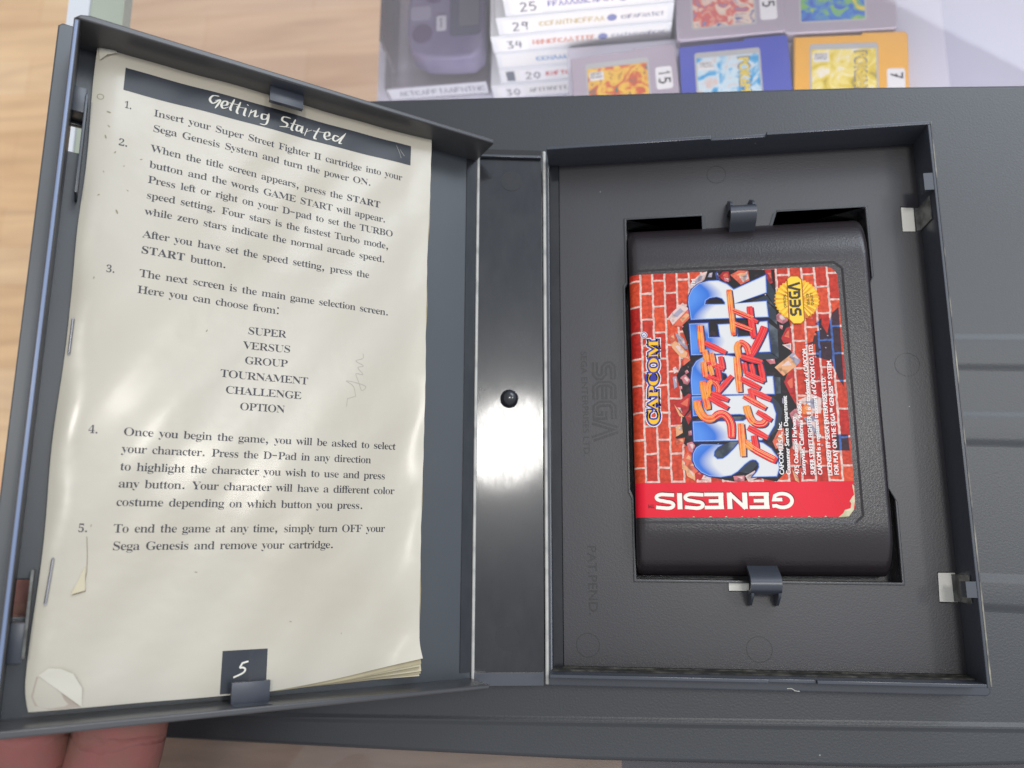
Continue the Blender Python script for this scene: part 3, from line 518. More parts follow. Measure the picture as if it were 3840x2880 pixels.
# ---------------------------------------------------------------- glass display counter
def glass_mat(name, tint, veil, fres=1.5, rough=0.0):
    m = bpy.data.materials.new(name); m.use_nodes = True
    n, l = m.node_tree.nodes, m.node_tree.links
    out = n['Material Output']; n.remove(n['Principled BSDF'])
    tr = n.new('ShaderNodeBsdfTransparent'); tr.inputs['Color'].default_value = tint
    gl = n.new('ShaderNodeBsdfGlossy'); gl.inputs['Roughness'].default_value = rough
    df = n.new('ShaderNodeBsdfDiffuse'); df.inputs['Color'].default_value = (0.72, 0.66, 0.68, 1)
    fr = n.new('ShaderNodeFresnel'); fr.inputs['IOR'].default_value = fres
    m1 = n.new('ShaderNodeMixShader'); l.new(fr.outputs[0], m1.inputs[0]); l.new(tr.outputs[0], m1.inputs[1]); l.new(gl.outputs[0], m1.inputs[2])
    m2 = n.new('ShaderNodeMixShader'); m2.inputs[0].default_value = veil
    if name == 'dusty_reflection_glass':
        t = n.new('ShaderNodeTexCoord'); nz = n.new('ShaderNodeTexNoise'); nz.inputs['Scale'].default_value = 5.0; nz.inputs['Detail'].default_value = 4; nz.inputs['Distortion'].default_value = 1.5
        mr = n.new('ShaderNodeMapRange'); mr.inputs['From Min'].default_value = 0.3; mr.inputs['From Max'].default_value = 0.75
        mr.inputs['To Min'].default_value = veil * 0.7; mr.inputs['To Max'].default_value = veil * 2.2
        l.new(t.outputs['Object'], nz.inputs['Vector']); l.new(nz.outputs['Fac'], mr.inputs['Value']); l.new(mr.outputs[0], m2.inputs[0])
    l.new(m1.outputs[0], m2.inputs[1]); l.new(df.outputs[0], m2.inputs[2])
    l.new(m2.outputs[0], out.inputs['Surface'])
    return m
K['pane'] = glass_mat('dusty_reflection_glass', (0.83, 0.80, 0.82, 1), 0.10)  # veil paints the ceiling's reflection haze into the pane, plus dust smears
K['clear'] = glass_mat('clear_plastic', (0.97, 0.97, 0.99, 1), 0.10, 1.45, 0.08)
K['acryl'] = glass_mat('cloudy_acrylic', (0.97, 0.99, 1.0, 1), 0.10, 1.45, 0.1)
K['greenglass'] = mat('green_glass_edge', (176, 182, 166), 0.15, 0.5, None, (8, (150, 158, 142), 0.4, 0.7))
K['alu'] = mat('white_metal_trim', (222, 224, 228), 0.4, 0.5)
K['shelf'] = mat('white_shelf', (214, 214, 226), 0.35, 0.4, None, (6, (206, 208, 226), 0.4, 0.7))
K['slate'] = mat('blue_grey_board', (52, 58, 72), 0.5, 0.4, None, (22, (76, 74, 80), 0.48, 0.66))
K['tan'] = mat('tan_board', (200, 176, 146), 0.5, 0.4, None, (30, (182, 158, 130), 0.4, 0.7), streak=(1, 6, 1))
ctr = thing('display_counter', 'glass display counter with white metal edge under everything', 'display counter', (0, 0, -31))
def cpart(name, fn):
    b = MB(); fn(b); return b.build(name, ctr)
cpart('glass_top', lambda b: b.add([(-201, -400, 0), (700, -400, 0), (700, 1200, 0), (-201, 1200, 0)], [(0, 1, 2, 3)], K['pane']))
cpart('glass_edge', lambda b: b.box(-218, -201.5, -400, 1200, -6, 0, K['greenglass']))
cpart('edge_trim', lambda b: b.box(-229.5, -218.5, -400, 1200, -14, 0.6, K['alu']))
cpart('shelf', lambda b: b.box(-122, 640, 150, 760, -141, -134, K['shelf']))
cpart('front_board', lambda b: b.box(22, 640, -190, 60, -60, -54, K['slate']))
cpart('side_board', lambda b: b.box(-200, 21.9, -190, 60, -60, -54, K['tan']))
cpart('back_panel', lambda b: b.box(196, 640, 420, 428, -134, -10, K['shelf']))

rs = MB(); prism(rs, [[(1.5, 214), (196, 214), (196, 410), (60, 410), (60, 312.5), (1.5, 312.5)]], -164.5, -118, K['shelf'], 1.0)
tag(rs.build('display_riser', smooth=40), 'white block on the shelf carrying the five small cartridges', 'riser')
# stack of white game cases
K['casewhite'] = mat('white_case_plastic', (226, 230, 232), 0.35, 0.45)
K['insert'] = mat('case_insert_paper', (236, 236, 232), 0.4, 0.4)
K['sticker'] = mat('white_price_sticker', (240, 240, 240), 0.6, 0.3)
K['marker'] = mat('grey_marker_ink', (120, 122, 126), 0.6, 0.2)
INKS = {}
def ink(c):
    if c not in INKS: INKS[c] = mat('coloured_print', c, 0.4, 0.4)
    return INKS[c]
def scribble(mb, x0, x1, y, h, fmap, m):
    """a run of small strokes: lettering too blurred in the photograph to read"""
    x = x0
    while x < x1:
        w = h * random.uniform(0.42, 0.7); k_ = random.randrange(5)
        st = {0: [[(0, 0), (0, 1)], [(0, 1), (1, 1)], [(0, .5), (.8, .5)]], 1: [[(0, 0), (.5, 1), (1, 0)]], 2: [[(1, .9), (0, .8), (0, .2), (1, .1)]], 3: [[(0, 0), (0, 1), (1, 0), (1, 1)]], 4: [[(0, 1), (1, 1)], [(.5, 1), (.5, 0)]]}[k_]
        for q in st:
            v_, f_ = ribbon([(x + a * w, y + c_ * h) for a, c_ in q], h * 0.2); decal(mb, v_, f_, fmap, m)
        x += w + h * 0.22
DIG = {'1': [[(.3, .8), (.5, 1), (.5, 0)]], '2': [[(.1, .8), (.3, 1), (.7, .95), (.8, .7), (.1, 0), (.9, 0.03)]], '0': [[(.5, 1), (.15, .7), (.15, .3), (.5, 0), (.85, .3), (.85, .7), (.5, 1)]],
       '3': [[(.1, .95), (.8, .95), (.4, .58), (.8, .4), (.75, .1), (.1, .05)]], '4': [[(.3, 1), (.1, .45), (.9, .45)], [(.7, .9), (.65, 0)]], '5': [[(.85, 1), (.2, 1), (.15, .6), (.6, .62), (.85, .35), (.6, .02), (.1, .05)]],
       '9': [[(.85, .9), (.3, 1), (.15, .65), (.7, .55), (.85, .95), (.7, 0)]], '7': [[(.1, 1), (.9, 1), (.35, 0)], [(.3, .5), (.8, .5)]]}
def handwrite(mb, s_, x, y, w, h, fmap, m, lw):
    for i, ch in enumerate(s_):
        for q in DIG[ch]:
            v_, f_ = ribbon([(x + (i + q_[0] * 0.85) * w, y + q_[1] * h) for q_ in q], lw); decal(mb, v_, f_, fmap, m)
rows = [(-164.5, -46.7, '30', (110, 110, 112), 'white game case at the base of the stack, marked 30', False),
        (-149.6, -40, '20', (206, 60, 70), 'white game case marked 20 with red lettering and dark tab', True),
        (-135.4, -39.6, '', (60, 140, 200), 'white game case without price, blue and red lettering on its spine', False),
        (-121.2, -40.2, '34', (206, 110, 70), 'white game case marked 34 with orange lettering', False),
        (-107.0, -35.2, '29', (196, 176, 110), 'white game case marked 29 with pale gold lettering', False),
        (-92.8, -29.5, '25', (110, 110, 180), 'topmost white game case of the stack, marked 25', False)]
for z0, x0, num, c, lab, dark in rows:
    t = thing('game_case', lab, 'game case', (x0, 314.8, z0), group='white game cases stacked on the shelf')
    Lc = 57.5 - x0
    b = MB(); b.box(0, Lc, 0, 106, 0.05, 13.9, K['casewhite']); b.build('case_body', t, 40, 0.8)
    b = MB()
    fm = lambda x, y, h: (x, -0.10 - h, y)
    v_, f_ = curve_mesh([rect(3, 2.2, Lc - 3, 12)]); decal(b, v_, f_, lambda x, y, h: (x, -0.05, y), K['insert'])
    scribble(b, 23, 44, 5.2, 3.6, fm, ink(c)); scribble(b, 46, 57, 5.2, 3.4, fm, ink((206, 70, 80) if num == '' else c)); scribble(b, 66, Lc - 5, 5.4, 2.8, fm, ink((120, 124, 150)))
    v_, f_ = curve_mesh([circle(61, 7, 2.6, 14)]); decal(b, v_, f_, fm, ink((124, 132, 180)))
    if dark:
        v_, f_ = curve_mesh([rect(4, 2.5, 9, 11.5)]); decal(b, v_, f_, fm, ink((96, 104, 116)))
    b.build('spine_print', t)
    if num:
        b = MB(); sx = 12 if dark else 5
        v_, f_ = curve_mesh([rrect(sx, 1.6, sx + 15, 12.2, 1.5)]); decal(b, v_, f_, lambda x, y, h: (x, -0.22, y), K['sticker'])
        handwrite(b, num, sx + 3.2, 3.6, 4.8, 6, lambda x, y, h: (x, -0.3 - h, y), K['marker'], 0.9)
        b.build('price_sticker', t)

# small handheld cartridges in their display rows
def art_mat(name, cols, scale):
    m = mat(name, cols[0], 0.35, 0.4)
    n, l = m.node_tree.nodes, m.node_tree.links
    t = n.new('ShaderNodeTexCoord'); nz = n.new('ShaderNodeTexNoise'); nz.inputs['Scale'].default_value = scale * 1.5; nz.inputs['Detail'].default_value = 4; nz.inputs['Distortion'].default_value = 1.6
    l.new(t.outputs['Object'], nz.inputs['Vector'])
    r = n.new('ShaderNodeValToRGB'); r.color_ramp.interpolation = 'EASE'
    els = r.color_ramp.elements
    k = len(cols)
    els[0].position = 0.3; els[0].color = lin(cols[0]); els[1].position = 0.7; els[1].color = lin(cols[-1])
    for i in range(1, k - 1):
        q = els.new(0.3 + 0.4 * i / (k - 1)); q.color = lin(cols[i])
    l.new(nz.outputs['Fac'], r.inputs['Fac']); l.new(r.outputs['Color'], n['Principled BSDF'].inputs['Base Color'])
    return m
K['cart_grey'] = mat('grey_cartridge_plastic', (176, 166, 178), 0.5, 0.4)
K['cart_blue'] = mat('blue_cartridge_plastic', (66, 80, 186), 0.42, 0.45)
K['cart_yellow'] = mat('yellow_cartridge_plastic', (246, 180, 36), 0.42, 0.45)
K['labelgrey'] = mat('silver_label_strip', (186, 188, 186), 0.4, 0.4)
def handheld_cart(x, y, rz, body, art, strip, word, wcol, num, lab, stx=(44, 14)):
    t = thing('handheld_cartridge', lab, 'cartridge', (x, y, -117.8), (0, 0, math.radians(rz)), 'small cartridges displayed on the white riser')
    b = MB()   # origin at the top left corner seen from above, body runs to -y
    prism(b, [[(0, -1.6), (33, -1.2), (33.6, 0), (54, 0), (55.6, -1.6), (55.6, -47), (54.2, -48.4), (1.5, -48.4), (0, -47)]], 0, 7.6, body, 0.7)
    b.build('shell', t, 40)
    b = MB()
    v_, f_ = curve_mesh([rrect(7.6, -43, 41, -6.2, 1.5)]); decal(b, v_, f_, plane_map(7.66), K['labelgrey'], False)
    v_, f_ = curve_mesh([rect(8.6, -42, 40, -9.4)]); decal(b, v_, f_, plane_map(7.72), art, False)
    v_, f_ = curve_mesh([rect(9.6, -16.5, 17, -11.5)]); decal(b, v_, f_, plane_map(7.76), K['insert'], False)
    scribble(b, 10.2, 16, -15.2, 1.3, plane_map(7.79), K['ink']); scribble(b, 10.2, 16, -13.4, 1.3, plane_map(7.79), K['ink'])
    if word:
        for k_, dz_ in ((0.55, 7.80), (0, 7.9)):
            sans_line(b, word, (29.8 - k_, -11.5 + k_), (29.8 - k_, -41 - k_), 5.2 + 2 * k_, plane_map(dz_), ink((60, 92, 150)) if k_ else ink(wcol), bold=0.28)
    b.build('label', t)
    b = MB()
    if num is not None:
        v_, f_ = curve_mesh([rrect(stx[0], -stx[1] - 17, stx[0] + 8.6, -stx[1] - 4, 1.5)]); decal(b, v_, f_, plane_map(7.68), K['sticker'], False)
        s_ = stx
        for i, ch in enumerate(num):
            for q in DIG[ch]:
                v_, f_ = ribbon([(s_[0] + 1.6 + q_[1] * 5.6, -s_[1] - 6 - (i + q_[0] * .85) * 4.4) for q_ in q], 0.9); decal(b, v_, f_, plane_map(7.74), ink((40, 40, 44)))
        b.build('price_sticker', t)
    return t
handheld_cart(119.4, 303.6, -3.6, K['cart_yellow'], art_mat('yellow_label_art', [(180, 160, 40), (232, 204, 30), (250, 232, 120), (252, 246, 226)], 65), True, 'POK\u00e9MON', (236, 206, 60), '7', 'bright yellow cartridge with yellow label and sticker marked 7', (45, 17))
handheld_cart(60.6, 303.2, 0.8, K['cart_blue'], art_mat('blue_label_art', [(24, 130, 200), (70, 170, 222), (206, 232, 240), (222, 200, 190)], 60), True, 'POK\u00e9MON', (238, 214, 84), None, 'bright blue cartridge with a pale blue label')
handheld_cart(3.2, 301.6, 2.6, K['cart_grey'], art_mat('orange_label_art', [(20, 120, 100), (216, 90, 40), (246, 200, 60), (140, 50, 40)], 80), True, None, None, '15', 'grey cartridge with orange and green label beside the blue one', (44, 9))
v = handheld_cart(59.8, 353.9, 0.3, K['cart_grey'], art_mat('sky_label_art', [(40, 150, 200), (222, 90, 70), (236, 214, 190), (70, 90, 160)], 80), True, None, None, '5', 'grey cartridge with red and sky blue label behind the blue one', (43, 24))
handheld_cart(116.4, 352.6, -2.2, K['cart_grey'], art_mat('deep_blue_label_art', [(30, 60, 170), (40, 120, 210), (120, 190, 90), (236, 206, 70)], 70), True, None, None, None, 'grey cartridge with deep blue label behind the yellow one')

# handheld console in its clear box
t = thing('clear_box', 'clear plastic box holding the purple handheld console', 'clear box', (-113, 319.5, -164.8))
b = MB(); b.box(0, 64, 0, 100, 0.2, 14, K['clear']); b.build('box_base', t)
b = MB(); b.box(6.5, 8.0, 8, 100, 14.2, 46, K['clear']); b.build('box_wall', t)
b = MB(); v_, f_ = curve_mesh([rect(1, 1.5, 63, 12.5)]); decal(b, v_, f_, lambda x, y, h: (x, -0.3, y), mat('pale_box_print', (214, 216, 222), 0.4, 0.4), False)
scribble(b, 8, 30, 4.5, 4.5, lambda x, y, h: (x, -0.4 - h, y), ink((140, 142, 150))); scribble(b, 33, 60, 4.5, 4.5, lambda x, y, h: (x, -0.4 - h, y), ink((140, 142, 150))); b.build('box_print', t)
K['purple'] = mat('purple_translucent_plastic', (108, 100, 136), 0.4, 0.5, None, (40, (128, 122, 150), 0.4, 0.7))  # console colours greyed and lightened, the haze over it is put into them
K['bezel'] = mat('screen_bezel', (70, 76, 98), 0.25, 0.5)
K['hhsticker'] = mat('haze_greyed_sticker', (196, 196, 208), 0.6, 0.3)
K['lcd'] = mat('unlit_screen', (96, 98, 110), 0.2, 0.5)
K['hhgrey'] = mat('pale_lilac_plastic', (150, 146, 168), 0.45, 0.4)
K['button'] = mat('dark_violet_button', (84, 70, 106), 0.4, 0.4)
t = thing('handheld_console', 'purple handheld console with dark screen inside the clear box', 'handheld console', (-95, 324, -150.2))
b = MB(); prism(b, [[(1, 40), (0, 20), (3, 6), (12, 0.5), (28, -1.2), (40, -1), (45.5, 4), (46.5, 14), (46.5, 62), (40, 70), (8, 70), (2, 60)]], 0, 17, K['purple'], 2.6, 3); b.build('shell', t, 50)
b = MB(); prism(b, [rrect(26.5, 13, 45, 62, 3)], 17.05, 17.6, K['bezel']); b.build('bezel', t)
b = MB(); prism(b, [rrect(32, 19, 44, 56, 1)], 17.65, 17.9, K['lcd']); b.build('screen', t)
b = MB(); prism(b, [circle(10, 16, 6)], 17.05, 17.9, K['button'], 0.3); b.build('button', t, 40)
b = MB(); prism(b, [circle(17, 43, 6.4)], 17.05, 18.2, K['button'], 0.3); b.build('direction_pad', t, 40)
b = MB(); prism(b, [rrect(2.5, 26, 15, 35, 2)], 17.05, 17.3, K['hhgrey']); b.build('side_panel', t)
b = MB(); prism(b, [rrect(18.5, 17, 24.5, 27, 1)], 17.7, 17.9, K['hhsticker'])
handwrite(b, '1', 19.6, 19, 4, 6, plane_map(17.95), K['marker'], 0.9); b.build('price_sticker', t)

# ---------------------------------------------------------------- big grained black case under the open one
t = thing('plastic_case', 'large black grained plastic case with ridges, lying on the glass', 'plastic case', (0, 0, -31))
b = MB()
ang = math.radians(-3.0)
def rotp(x, y): return (x * math.cos(ang) - y * math.sin(ang), x * math.sin(ang) + y * math.cos(ang))
body = [(-150, -27.5), (10, -29.6), (108, -28.6), (260, -19), (258, 199), (114, 209.3), (-73, 219.2), (-168, 223), (-172, 218), (-156, -22)]
prism(b, [body], 0.2, 18.0, K['grain'], 1.4, 3)
b.build('case_shell', t, 40)
def bump_strip(b, x0, x1, y0a, y1a, y0b, y1b, h, ramp, z0=17.8):
    """a raised band with soft shoulders; its two long edges run from (x0, y?a) to (x1, y?b)"""
    prof = []
    for i in range(9): prof.append((0, i / 8, h * (0.5 - 0.5 * math.cos(math.pi * i / 8))))
    for i in range(9): prof.append((1, i / 8, h * (0.5 + 0.5 * math.cos(math.pi * i / 8))))
    vv = []
    for x, ya, yb in ((x0, y0a, y1a), (x1, y0b, y1b)):
        for side, t, z in prof:
            y = ya - ramp / 2 + ramp * t if side == 0 else yb - ramp / 2 + ramp * t
            vv.append((x, y, z0 + 0.18 + z))
    n = len(prof)
    b.add(vv, [(i, i + n, i + n + 1, i + 1) for i in range(n - 1)], K['grain'])
b = MB()
for y0, y1 in ((99.8, 110.6), (73.8, 83.6), (20.0, 29.6)):
    bump_strip(b, 60, 255, y0 + 4.6, y1 + 4.6, y0 - 3.6, y1 - 3.6, 0.6, 3.6)
bm_o = b.build('ridge_panel', t, 70)
b = MB()
bump_strip(b, -148, 252, -20.6, -19.0, -14.4, -12.8, 0.5, 2.2)
bm_o2 = b.build('front_ridge', t, 70)
for q_ in (bm_o, bm_o2):
    bm = bmesh.new(); bm.from_mesh(q_.data)
    for f in bm.faces:
        if f.normal.z < 0: f.normal_flip()
    bm.to_mesh(q_.data); bm.free()

# ---------------------------------------------------------------- the open game case
case = thing('open_game_case', 'black open clamshell game case with one lid lifted by a hand', 'game case', (0, 0, 0))
H = 180.0
W = 128.5
b = MB()
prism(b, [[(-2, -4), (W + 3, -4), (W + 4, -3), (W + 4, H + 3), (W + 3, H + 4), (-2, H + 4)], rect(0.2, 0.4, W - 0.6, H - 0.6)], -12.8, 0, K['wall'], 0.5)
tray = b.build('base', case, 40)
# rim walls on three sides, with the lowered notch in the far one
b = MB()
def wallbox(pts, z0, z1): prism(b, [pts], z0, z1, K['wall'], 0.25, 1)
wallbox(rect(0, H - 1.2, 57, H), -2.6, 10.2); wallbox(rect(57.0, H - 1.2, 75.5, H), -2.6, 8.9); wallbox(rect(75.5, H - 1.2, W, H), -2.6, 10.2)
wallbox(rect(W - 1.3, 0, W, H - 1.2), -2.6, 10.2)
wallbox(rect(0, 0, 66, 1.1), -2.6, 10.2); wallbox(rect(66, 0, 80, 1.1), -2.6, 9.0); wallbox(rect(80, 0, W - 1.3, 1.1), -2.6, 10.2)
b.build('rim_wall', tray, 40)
b = MB(); b.box(W - 0.45, W - 0.05, 0.4, H - 0.3, 10.21, 10.36, K['wornrim']); b.build('scuffed_rim', tray)
well = [(27.7, 156), (55.3, 156), (55.3, 148.4), (76.4, 148.4), (79, 156), (109.4, 156), (109.4, 130.5), (107.6, 126.5), (108.4, 60), (110.6, 55.5), (110.6, 29.4), (27.9, 29.9), (27.9, 57), (26.8, 59.5), (26.8, 130.5), (27.7, 132)]
b = MB()
floor_c = [(3.6, 1.9), (W - 0.7, 1.9), (W - 0.7, H - 0.7), (3.6, H - 0.7)]
win = [[(121.0, 146.7), (125.4, 146.5), (125.5, 155.4), (121.1, 155.8)], [(121.3, 23.4), (127.0, 23.3), (127.0, 32.6), (121.6, 32.6)]]
gap = [(57.3, 26.2), (64, 26.2), (64, 29.0), (57.3, 29.0)]
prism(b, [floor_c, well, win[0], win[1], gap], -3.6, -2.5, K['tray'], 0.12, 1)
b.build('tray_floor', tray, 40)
b = MB(); b.box(0.25, 3.5, 1.2, H - 1.3, -4.2, -1.7, K['gloss']); b.build('hinge_strip', tray)
b = MB(); prism(b, [rect(0.3, 1.15, W - 1.35, 1.85)], -3.4, -2.2, K['dirt']); b.box(0.3, W - 1.4, 1.11, 1.5, -2.15, 3.0, K['dirt']); b.build('dust_line', tray)
def grow(p, d):
    cx = sum(q[0] for q in p) / len(p); cy = sum(q[1] for q in p) / len(p)
    return [(x + (d if x > cx else -d), y + (d if y > cy else -d)) for x, y in p]
b = MB(); prism(b, [grow(well, 0.9), grow(well, 0.08)], -11.5, -1.95, K['rimlight'], 0.2, 2); b.build('well_wall', tray, 40)
b = MB(); b.box(24, 113, 26, 159, -12.6, -11.6, K['tray']); b.build('well_floor', tray)
def inset(p, d):
    cx = sum(q[0] for q in p) / len(p); cy = sum(q[1] for q in p) / len(p)
    return [(x - (d if x > cx else -d), y - (d if y > cy else -d)) for x, y in p]
for p_ in (win[0], win[1], gap):
    b = MB(); prism(b, [inset(p_, 0.18)], -4.4, -2.6, K['white']); b.build('card_insert', tray)
b = MB(); prism(b, [[(58.5, 147.3), (63.6, 147.3), (63.6, 148.3), (58.5, 148.3)]], -3.6, -2.7, K['white']); b.build('card_insert', tray)
for ya, yb in ((146.9, 155.0), (23.6, 32.0)):
    b = MB(); b.box(W - 1.75, W - 1.42, ya, yb, -2.3, 6.6, K['haze_clear'])
    b.add([(125.6, ya, -2.42), (127.05, ya, -2.42), (127.05, yb, -2.42), (125.6, yb, -2.42)], [(0, 1, 2, 3)], K['haze_clear'])
    b.build('catch_window', tray)
for ya, yb in ((155.6, 161.5), (25.5, 30.2)):
    b = MB(); b.box(W - 4.2, W - 1.2, ya, yb, 8.1, 10.0, K['wall']); b.box(W - 4.2, W - 3.4, ya, yb, 6.4, 8.1, K['wall']); b.build('catch', tray, 40)
# cartridge clips
def clip(y, s, x0, x1):
    b = MB()
    prof = [(8.5, -2.4), (8.2, 3.0), (7.4, 5.6), (6.0, 6.6), (4.4, 6.3), (3.0, 4.8), (1.6, 2.2), (0.4, 0.2)]
    v_, f_ = ribbon(smooth_line(prof, 4), 1.3)
    n = len(v_); vv = [(x0, y + s * q[0], q[1]) for q in v_] + [(x1, y + s * q[0], q[1]) for q in v_]
    ff = [f for f in f_] + [tuple(i + n for i in reversed(f)) for f in f_]
    m_ = n // 2
    for i in range(m_ - 1):
        ff.append((2 * i, 2 * i + 2, 2 * i + 2 + n, 2 * i + n)); ff.append((2 * i + 1, 2 * i + 1 + n, 2 * i + 3 + n, 2 * i + 3))
    ff.append((0, n, n + 1, 1)); ff.append((2 * m_ - 2, 2 * m_ - 1, 2 * m_ - 1 + n, 2 * m_ - 2 + n))
    b.add(vv, ff, K['wall'])
    for x in (x0 + 0.2, x1 - 1.0):
        pr = [(8.4, -2.4), (12.6, -2.4), (12.4, 0.5), (9.4, 5.4), (8.3, 5.6)]
        vv = [(x, y + s * a, z) for a, z in pr] + [(x + 0.8, y + s * a, z) for a, z in pr]
        ff = [(0, 1, 2, 3, 4), (9, 8, 7, 6, 5)] + [(i, (i + 1) % 5 + 0, (i + 1) % 5 + 5, i + 5) for i in range(5)]
        b.add(vv, [tuple(reversed(f)) for f in ff], K['wall'])
    o = b.build('cartridge_clip', tray, 50)
    bm = bmesh.new(); bm.from_mesh(o.data); bmesh.ops.recalc_face_normals(bm, faces=bm.faces); bm.to_mesh(o.data); bm.free()
    return o
clip(147.8, 1, 62.8, 71.4)
clip(34.4, -1, 62.9, 72.3)
# moulded marks and embossed lettering on the tray
for cx, cy, r in ((11.6, 8.6, 3.9), (66, 8.2, 4.1), (118.5, 100, 4.0), (60, 172, 3.4)):
    b = MB(); v_, f_ = curve_mesh([circle(cx, cy, r), circle(cx, cy, r - 0.22)], 0.03); b.add([(x, y, z - 2.46) for x, y, z in v_], f_, K['emboss'])
    b.build('moulded_ring', tray)
b = MB()
fe = plane_map(-2.42)
sega_mark(b, (14.4, 104.0), (0, -1), (1, 0), 27.2, 8.4, fe, K['emboss'], K['tray'], 0.25)
b.build('embossed_logo', tray); b = MB()
sans_line(b, 'SEGA ENTERPRISES LTD.', (10.6, 108), (11.2, 71), 2.1, fe, K['emboss'])
b.build('embossed_lettering', tray); b = MB()
sans_line(b, 'PAT.PEND.', (11.9, 40.6), (12.2, 18.2), 3.0, fe, K['emboss'])
b.build('embossed_lettering', tray)

# spine panel
TS = math.radians(10.57)
TH = math.radians(37.13)
spine = None
b = MB(); prism(b, [rect(-23.4, -4, -0.5, H + 4)], -1.6, 0.0, K['gloss'], 0.1, 1)
spine = b.build('spine_panel', case, 40, loc=(-2.0, 0, 0.46), rot=(0, TS, 0))
b = MB(); prism(b, [rect(-23.0, H + 0.3, -0.9, H + 1.2)], 0.02, 1.5, K['wall'], 0.2, 1); b.build('end_lip', spine, 40)
b = MB(); prism(b, [rect(-23.2, H + 1.25, -0.8, H + 3.8)], 0.01, 0.35, K['mark']); b.build('end_flange', spine); b = MB(); prism(b, [rect(-23.2, -3.8, -0.8, 0.2)], 0.01, 0.5, K['wall']); b.build('end_flange', spine)
for cy, cx in ((171.6, -11.6), (11.0, -12.6)):
    b = MB(); prism(b, [circle(cx, cy, 3.9)], 0.01, 0.10, K['disc']); b.build('moulded_disc', spine)
b = MB()
vv = []; ff = []
n_ = 20; rings = [(3.1, 0.0), (3.1, 1.0), (2.8, 1.9), (2.1, 2.6), (1.1, 3.0)]
for r, z in rings: vv += [(-12.2 + r * math.cos(2 * math.pi * i / n_), 90.6 + r * math.sin(2 * math.pi * i / n_), z) for i in range(n_)]
vv.append((-12.2, 90.6, 3.1))
for k_ in range(len(rings) - 1): ff += [(k_ * n_ + i, k_ * n_ + (i + 1) % n_, (k_ + 1) * n_ + (i + 1) % n_, (k_ + 1) * n_ + i) for i in range(n_)]
ff += [((len(rings) - 1) * n_ + i, (len(rings) - 1) * n_ + (i + 1) % n_, len(vv) - 1) for i in range(n_)]
b.add(vv, ff, K['gloss']); b.build('round_stud', spine, 60)
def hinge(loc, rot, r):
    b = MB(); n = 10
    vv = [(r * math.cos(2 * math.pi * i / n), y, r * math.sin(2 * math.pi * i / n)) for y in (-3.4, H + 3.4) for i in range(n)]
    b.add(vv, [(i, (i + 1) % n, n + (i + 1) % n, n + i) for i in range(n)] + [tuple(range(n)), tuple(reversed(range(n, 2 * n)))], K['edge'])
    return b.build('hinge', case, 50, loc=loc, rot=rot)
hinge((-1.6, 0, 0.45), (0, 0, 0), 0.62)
HX, HZ = -25.43, 4.83
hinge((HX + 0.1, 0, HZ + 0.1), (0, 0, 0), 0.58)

# lifted cover: its own frame, x to the hinge, y up the page, z out of the cover
b = MB()
out_c = [(-132.6, -4.3), (-0.6, -4), (-0.6, H + 4), (-131.6, H + 5.2), (-132.6, H + 4.2)]
hol = [rect(-127.0, 147.4, -123.9, 155.4), rect(-127.0, 22.5, -123.9, 31.5)]
prism(b, [out_c] + hol, -1.6, 0, K['cover'], 0.4, 2)
cover = b.build('cover', case, 40, loc=(HX, 0, HZ), rot=(0, TH, 0))
b = MB()
def cw(pts, z1=14.0, z0=-0.2): prism(b, [pts], z0, z1, K['cwall'], 0.45, 2)
cw([(-127.6, H - 1.2), (-1, H - 1.2), (-1, H + 0.4), (-124.5, H + 0.8), (-126.8, H + 0.2), (-128.2, H - 1.2)])
cw([(-128.4, -1.4), (-126.9, -1.4), (-126.7, H - 1.25), (-128.2, H - 1.25)], 14.0)
cw([(-128.4, -1.45), (-1, -1.3), (-1, -2.6), (-126.6, -3.4), (-128.4, -2.2)], 14.0)
b.build('cover_wall', cover, 40)
b = MB(); b.box(-127.9, -127.1, -1, H - 2, 14.02, 14.3, mat('painted_rim_highlight', (122, 136, 166), 0.3, 0.5)); b.build('rim_highlight', cover, 40, 0.1)  # pale blue strip paints the highlight along the rim
b = MB(); b.box(-4.6, -0.8, 0.5, H - 1.4, 0.02, 0.35, K['gloss']); b.build('hinge_strip', cover)
def tabclip(x0, x1, y0, y1, z, ya):
    b = MB(); b.box(x0, x1, min(y0, y1), max(y0, y1), z, z + 1.6, K['wall'])
    b.box(x0, x1, min(y1, ya), max(y1, ya), z - 3, z + 5.9, K['wall'])
    return b.build('booklet_clip', cover, 40, 0.35)
tabclip(-76.0, -65.9, 173.9, H - 1.3, 8.0, H - 1.22)
tabclip(-75.6, -65.7, 4.2, -1.2, 7.2, -1.25)
for ya, yb in ((156.5, 164.0), (12.0, 21.5)):
    b = MB(); b.box(-126.9, -123.6, ya, yb, 0.1, 6.0, K['wall']); b.build('cover_catch', cover, 40, 0.4)
for ya, yb in ((133, 162), (13, 34)):
    b = MB(); b.box(-123.9, -123.2, ya, yb, 0.1, 6.5, K['haze_clear'] if ya < 100 else K['wall']); b.build('booklet_guide', cover, 40, 0.2)
# worn scratch on the flange
b = MB()
v_, f_ = ribbon([(73.2, -3.1), (74.6, -3.0), (75.6, -3.7), (77.0, -3.8)], 0.2); decal(b, v_, f_, plane_map(0.06), K['white'])
b.build('scratch', tray)

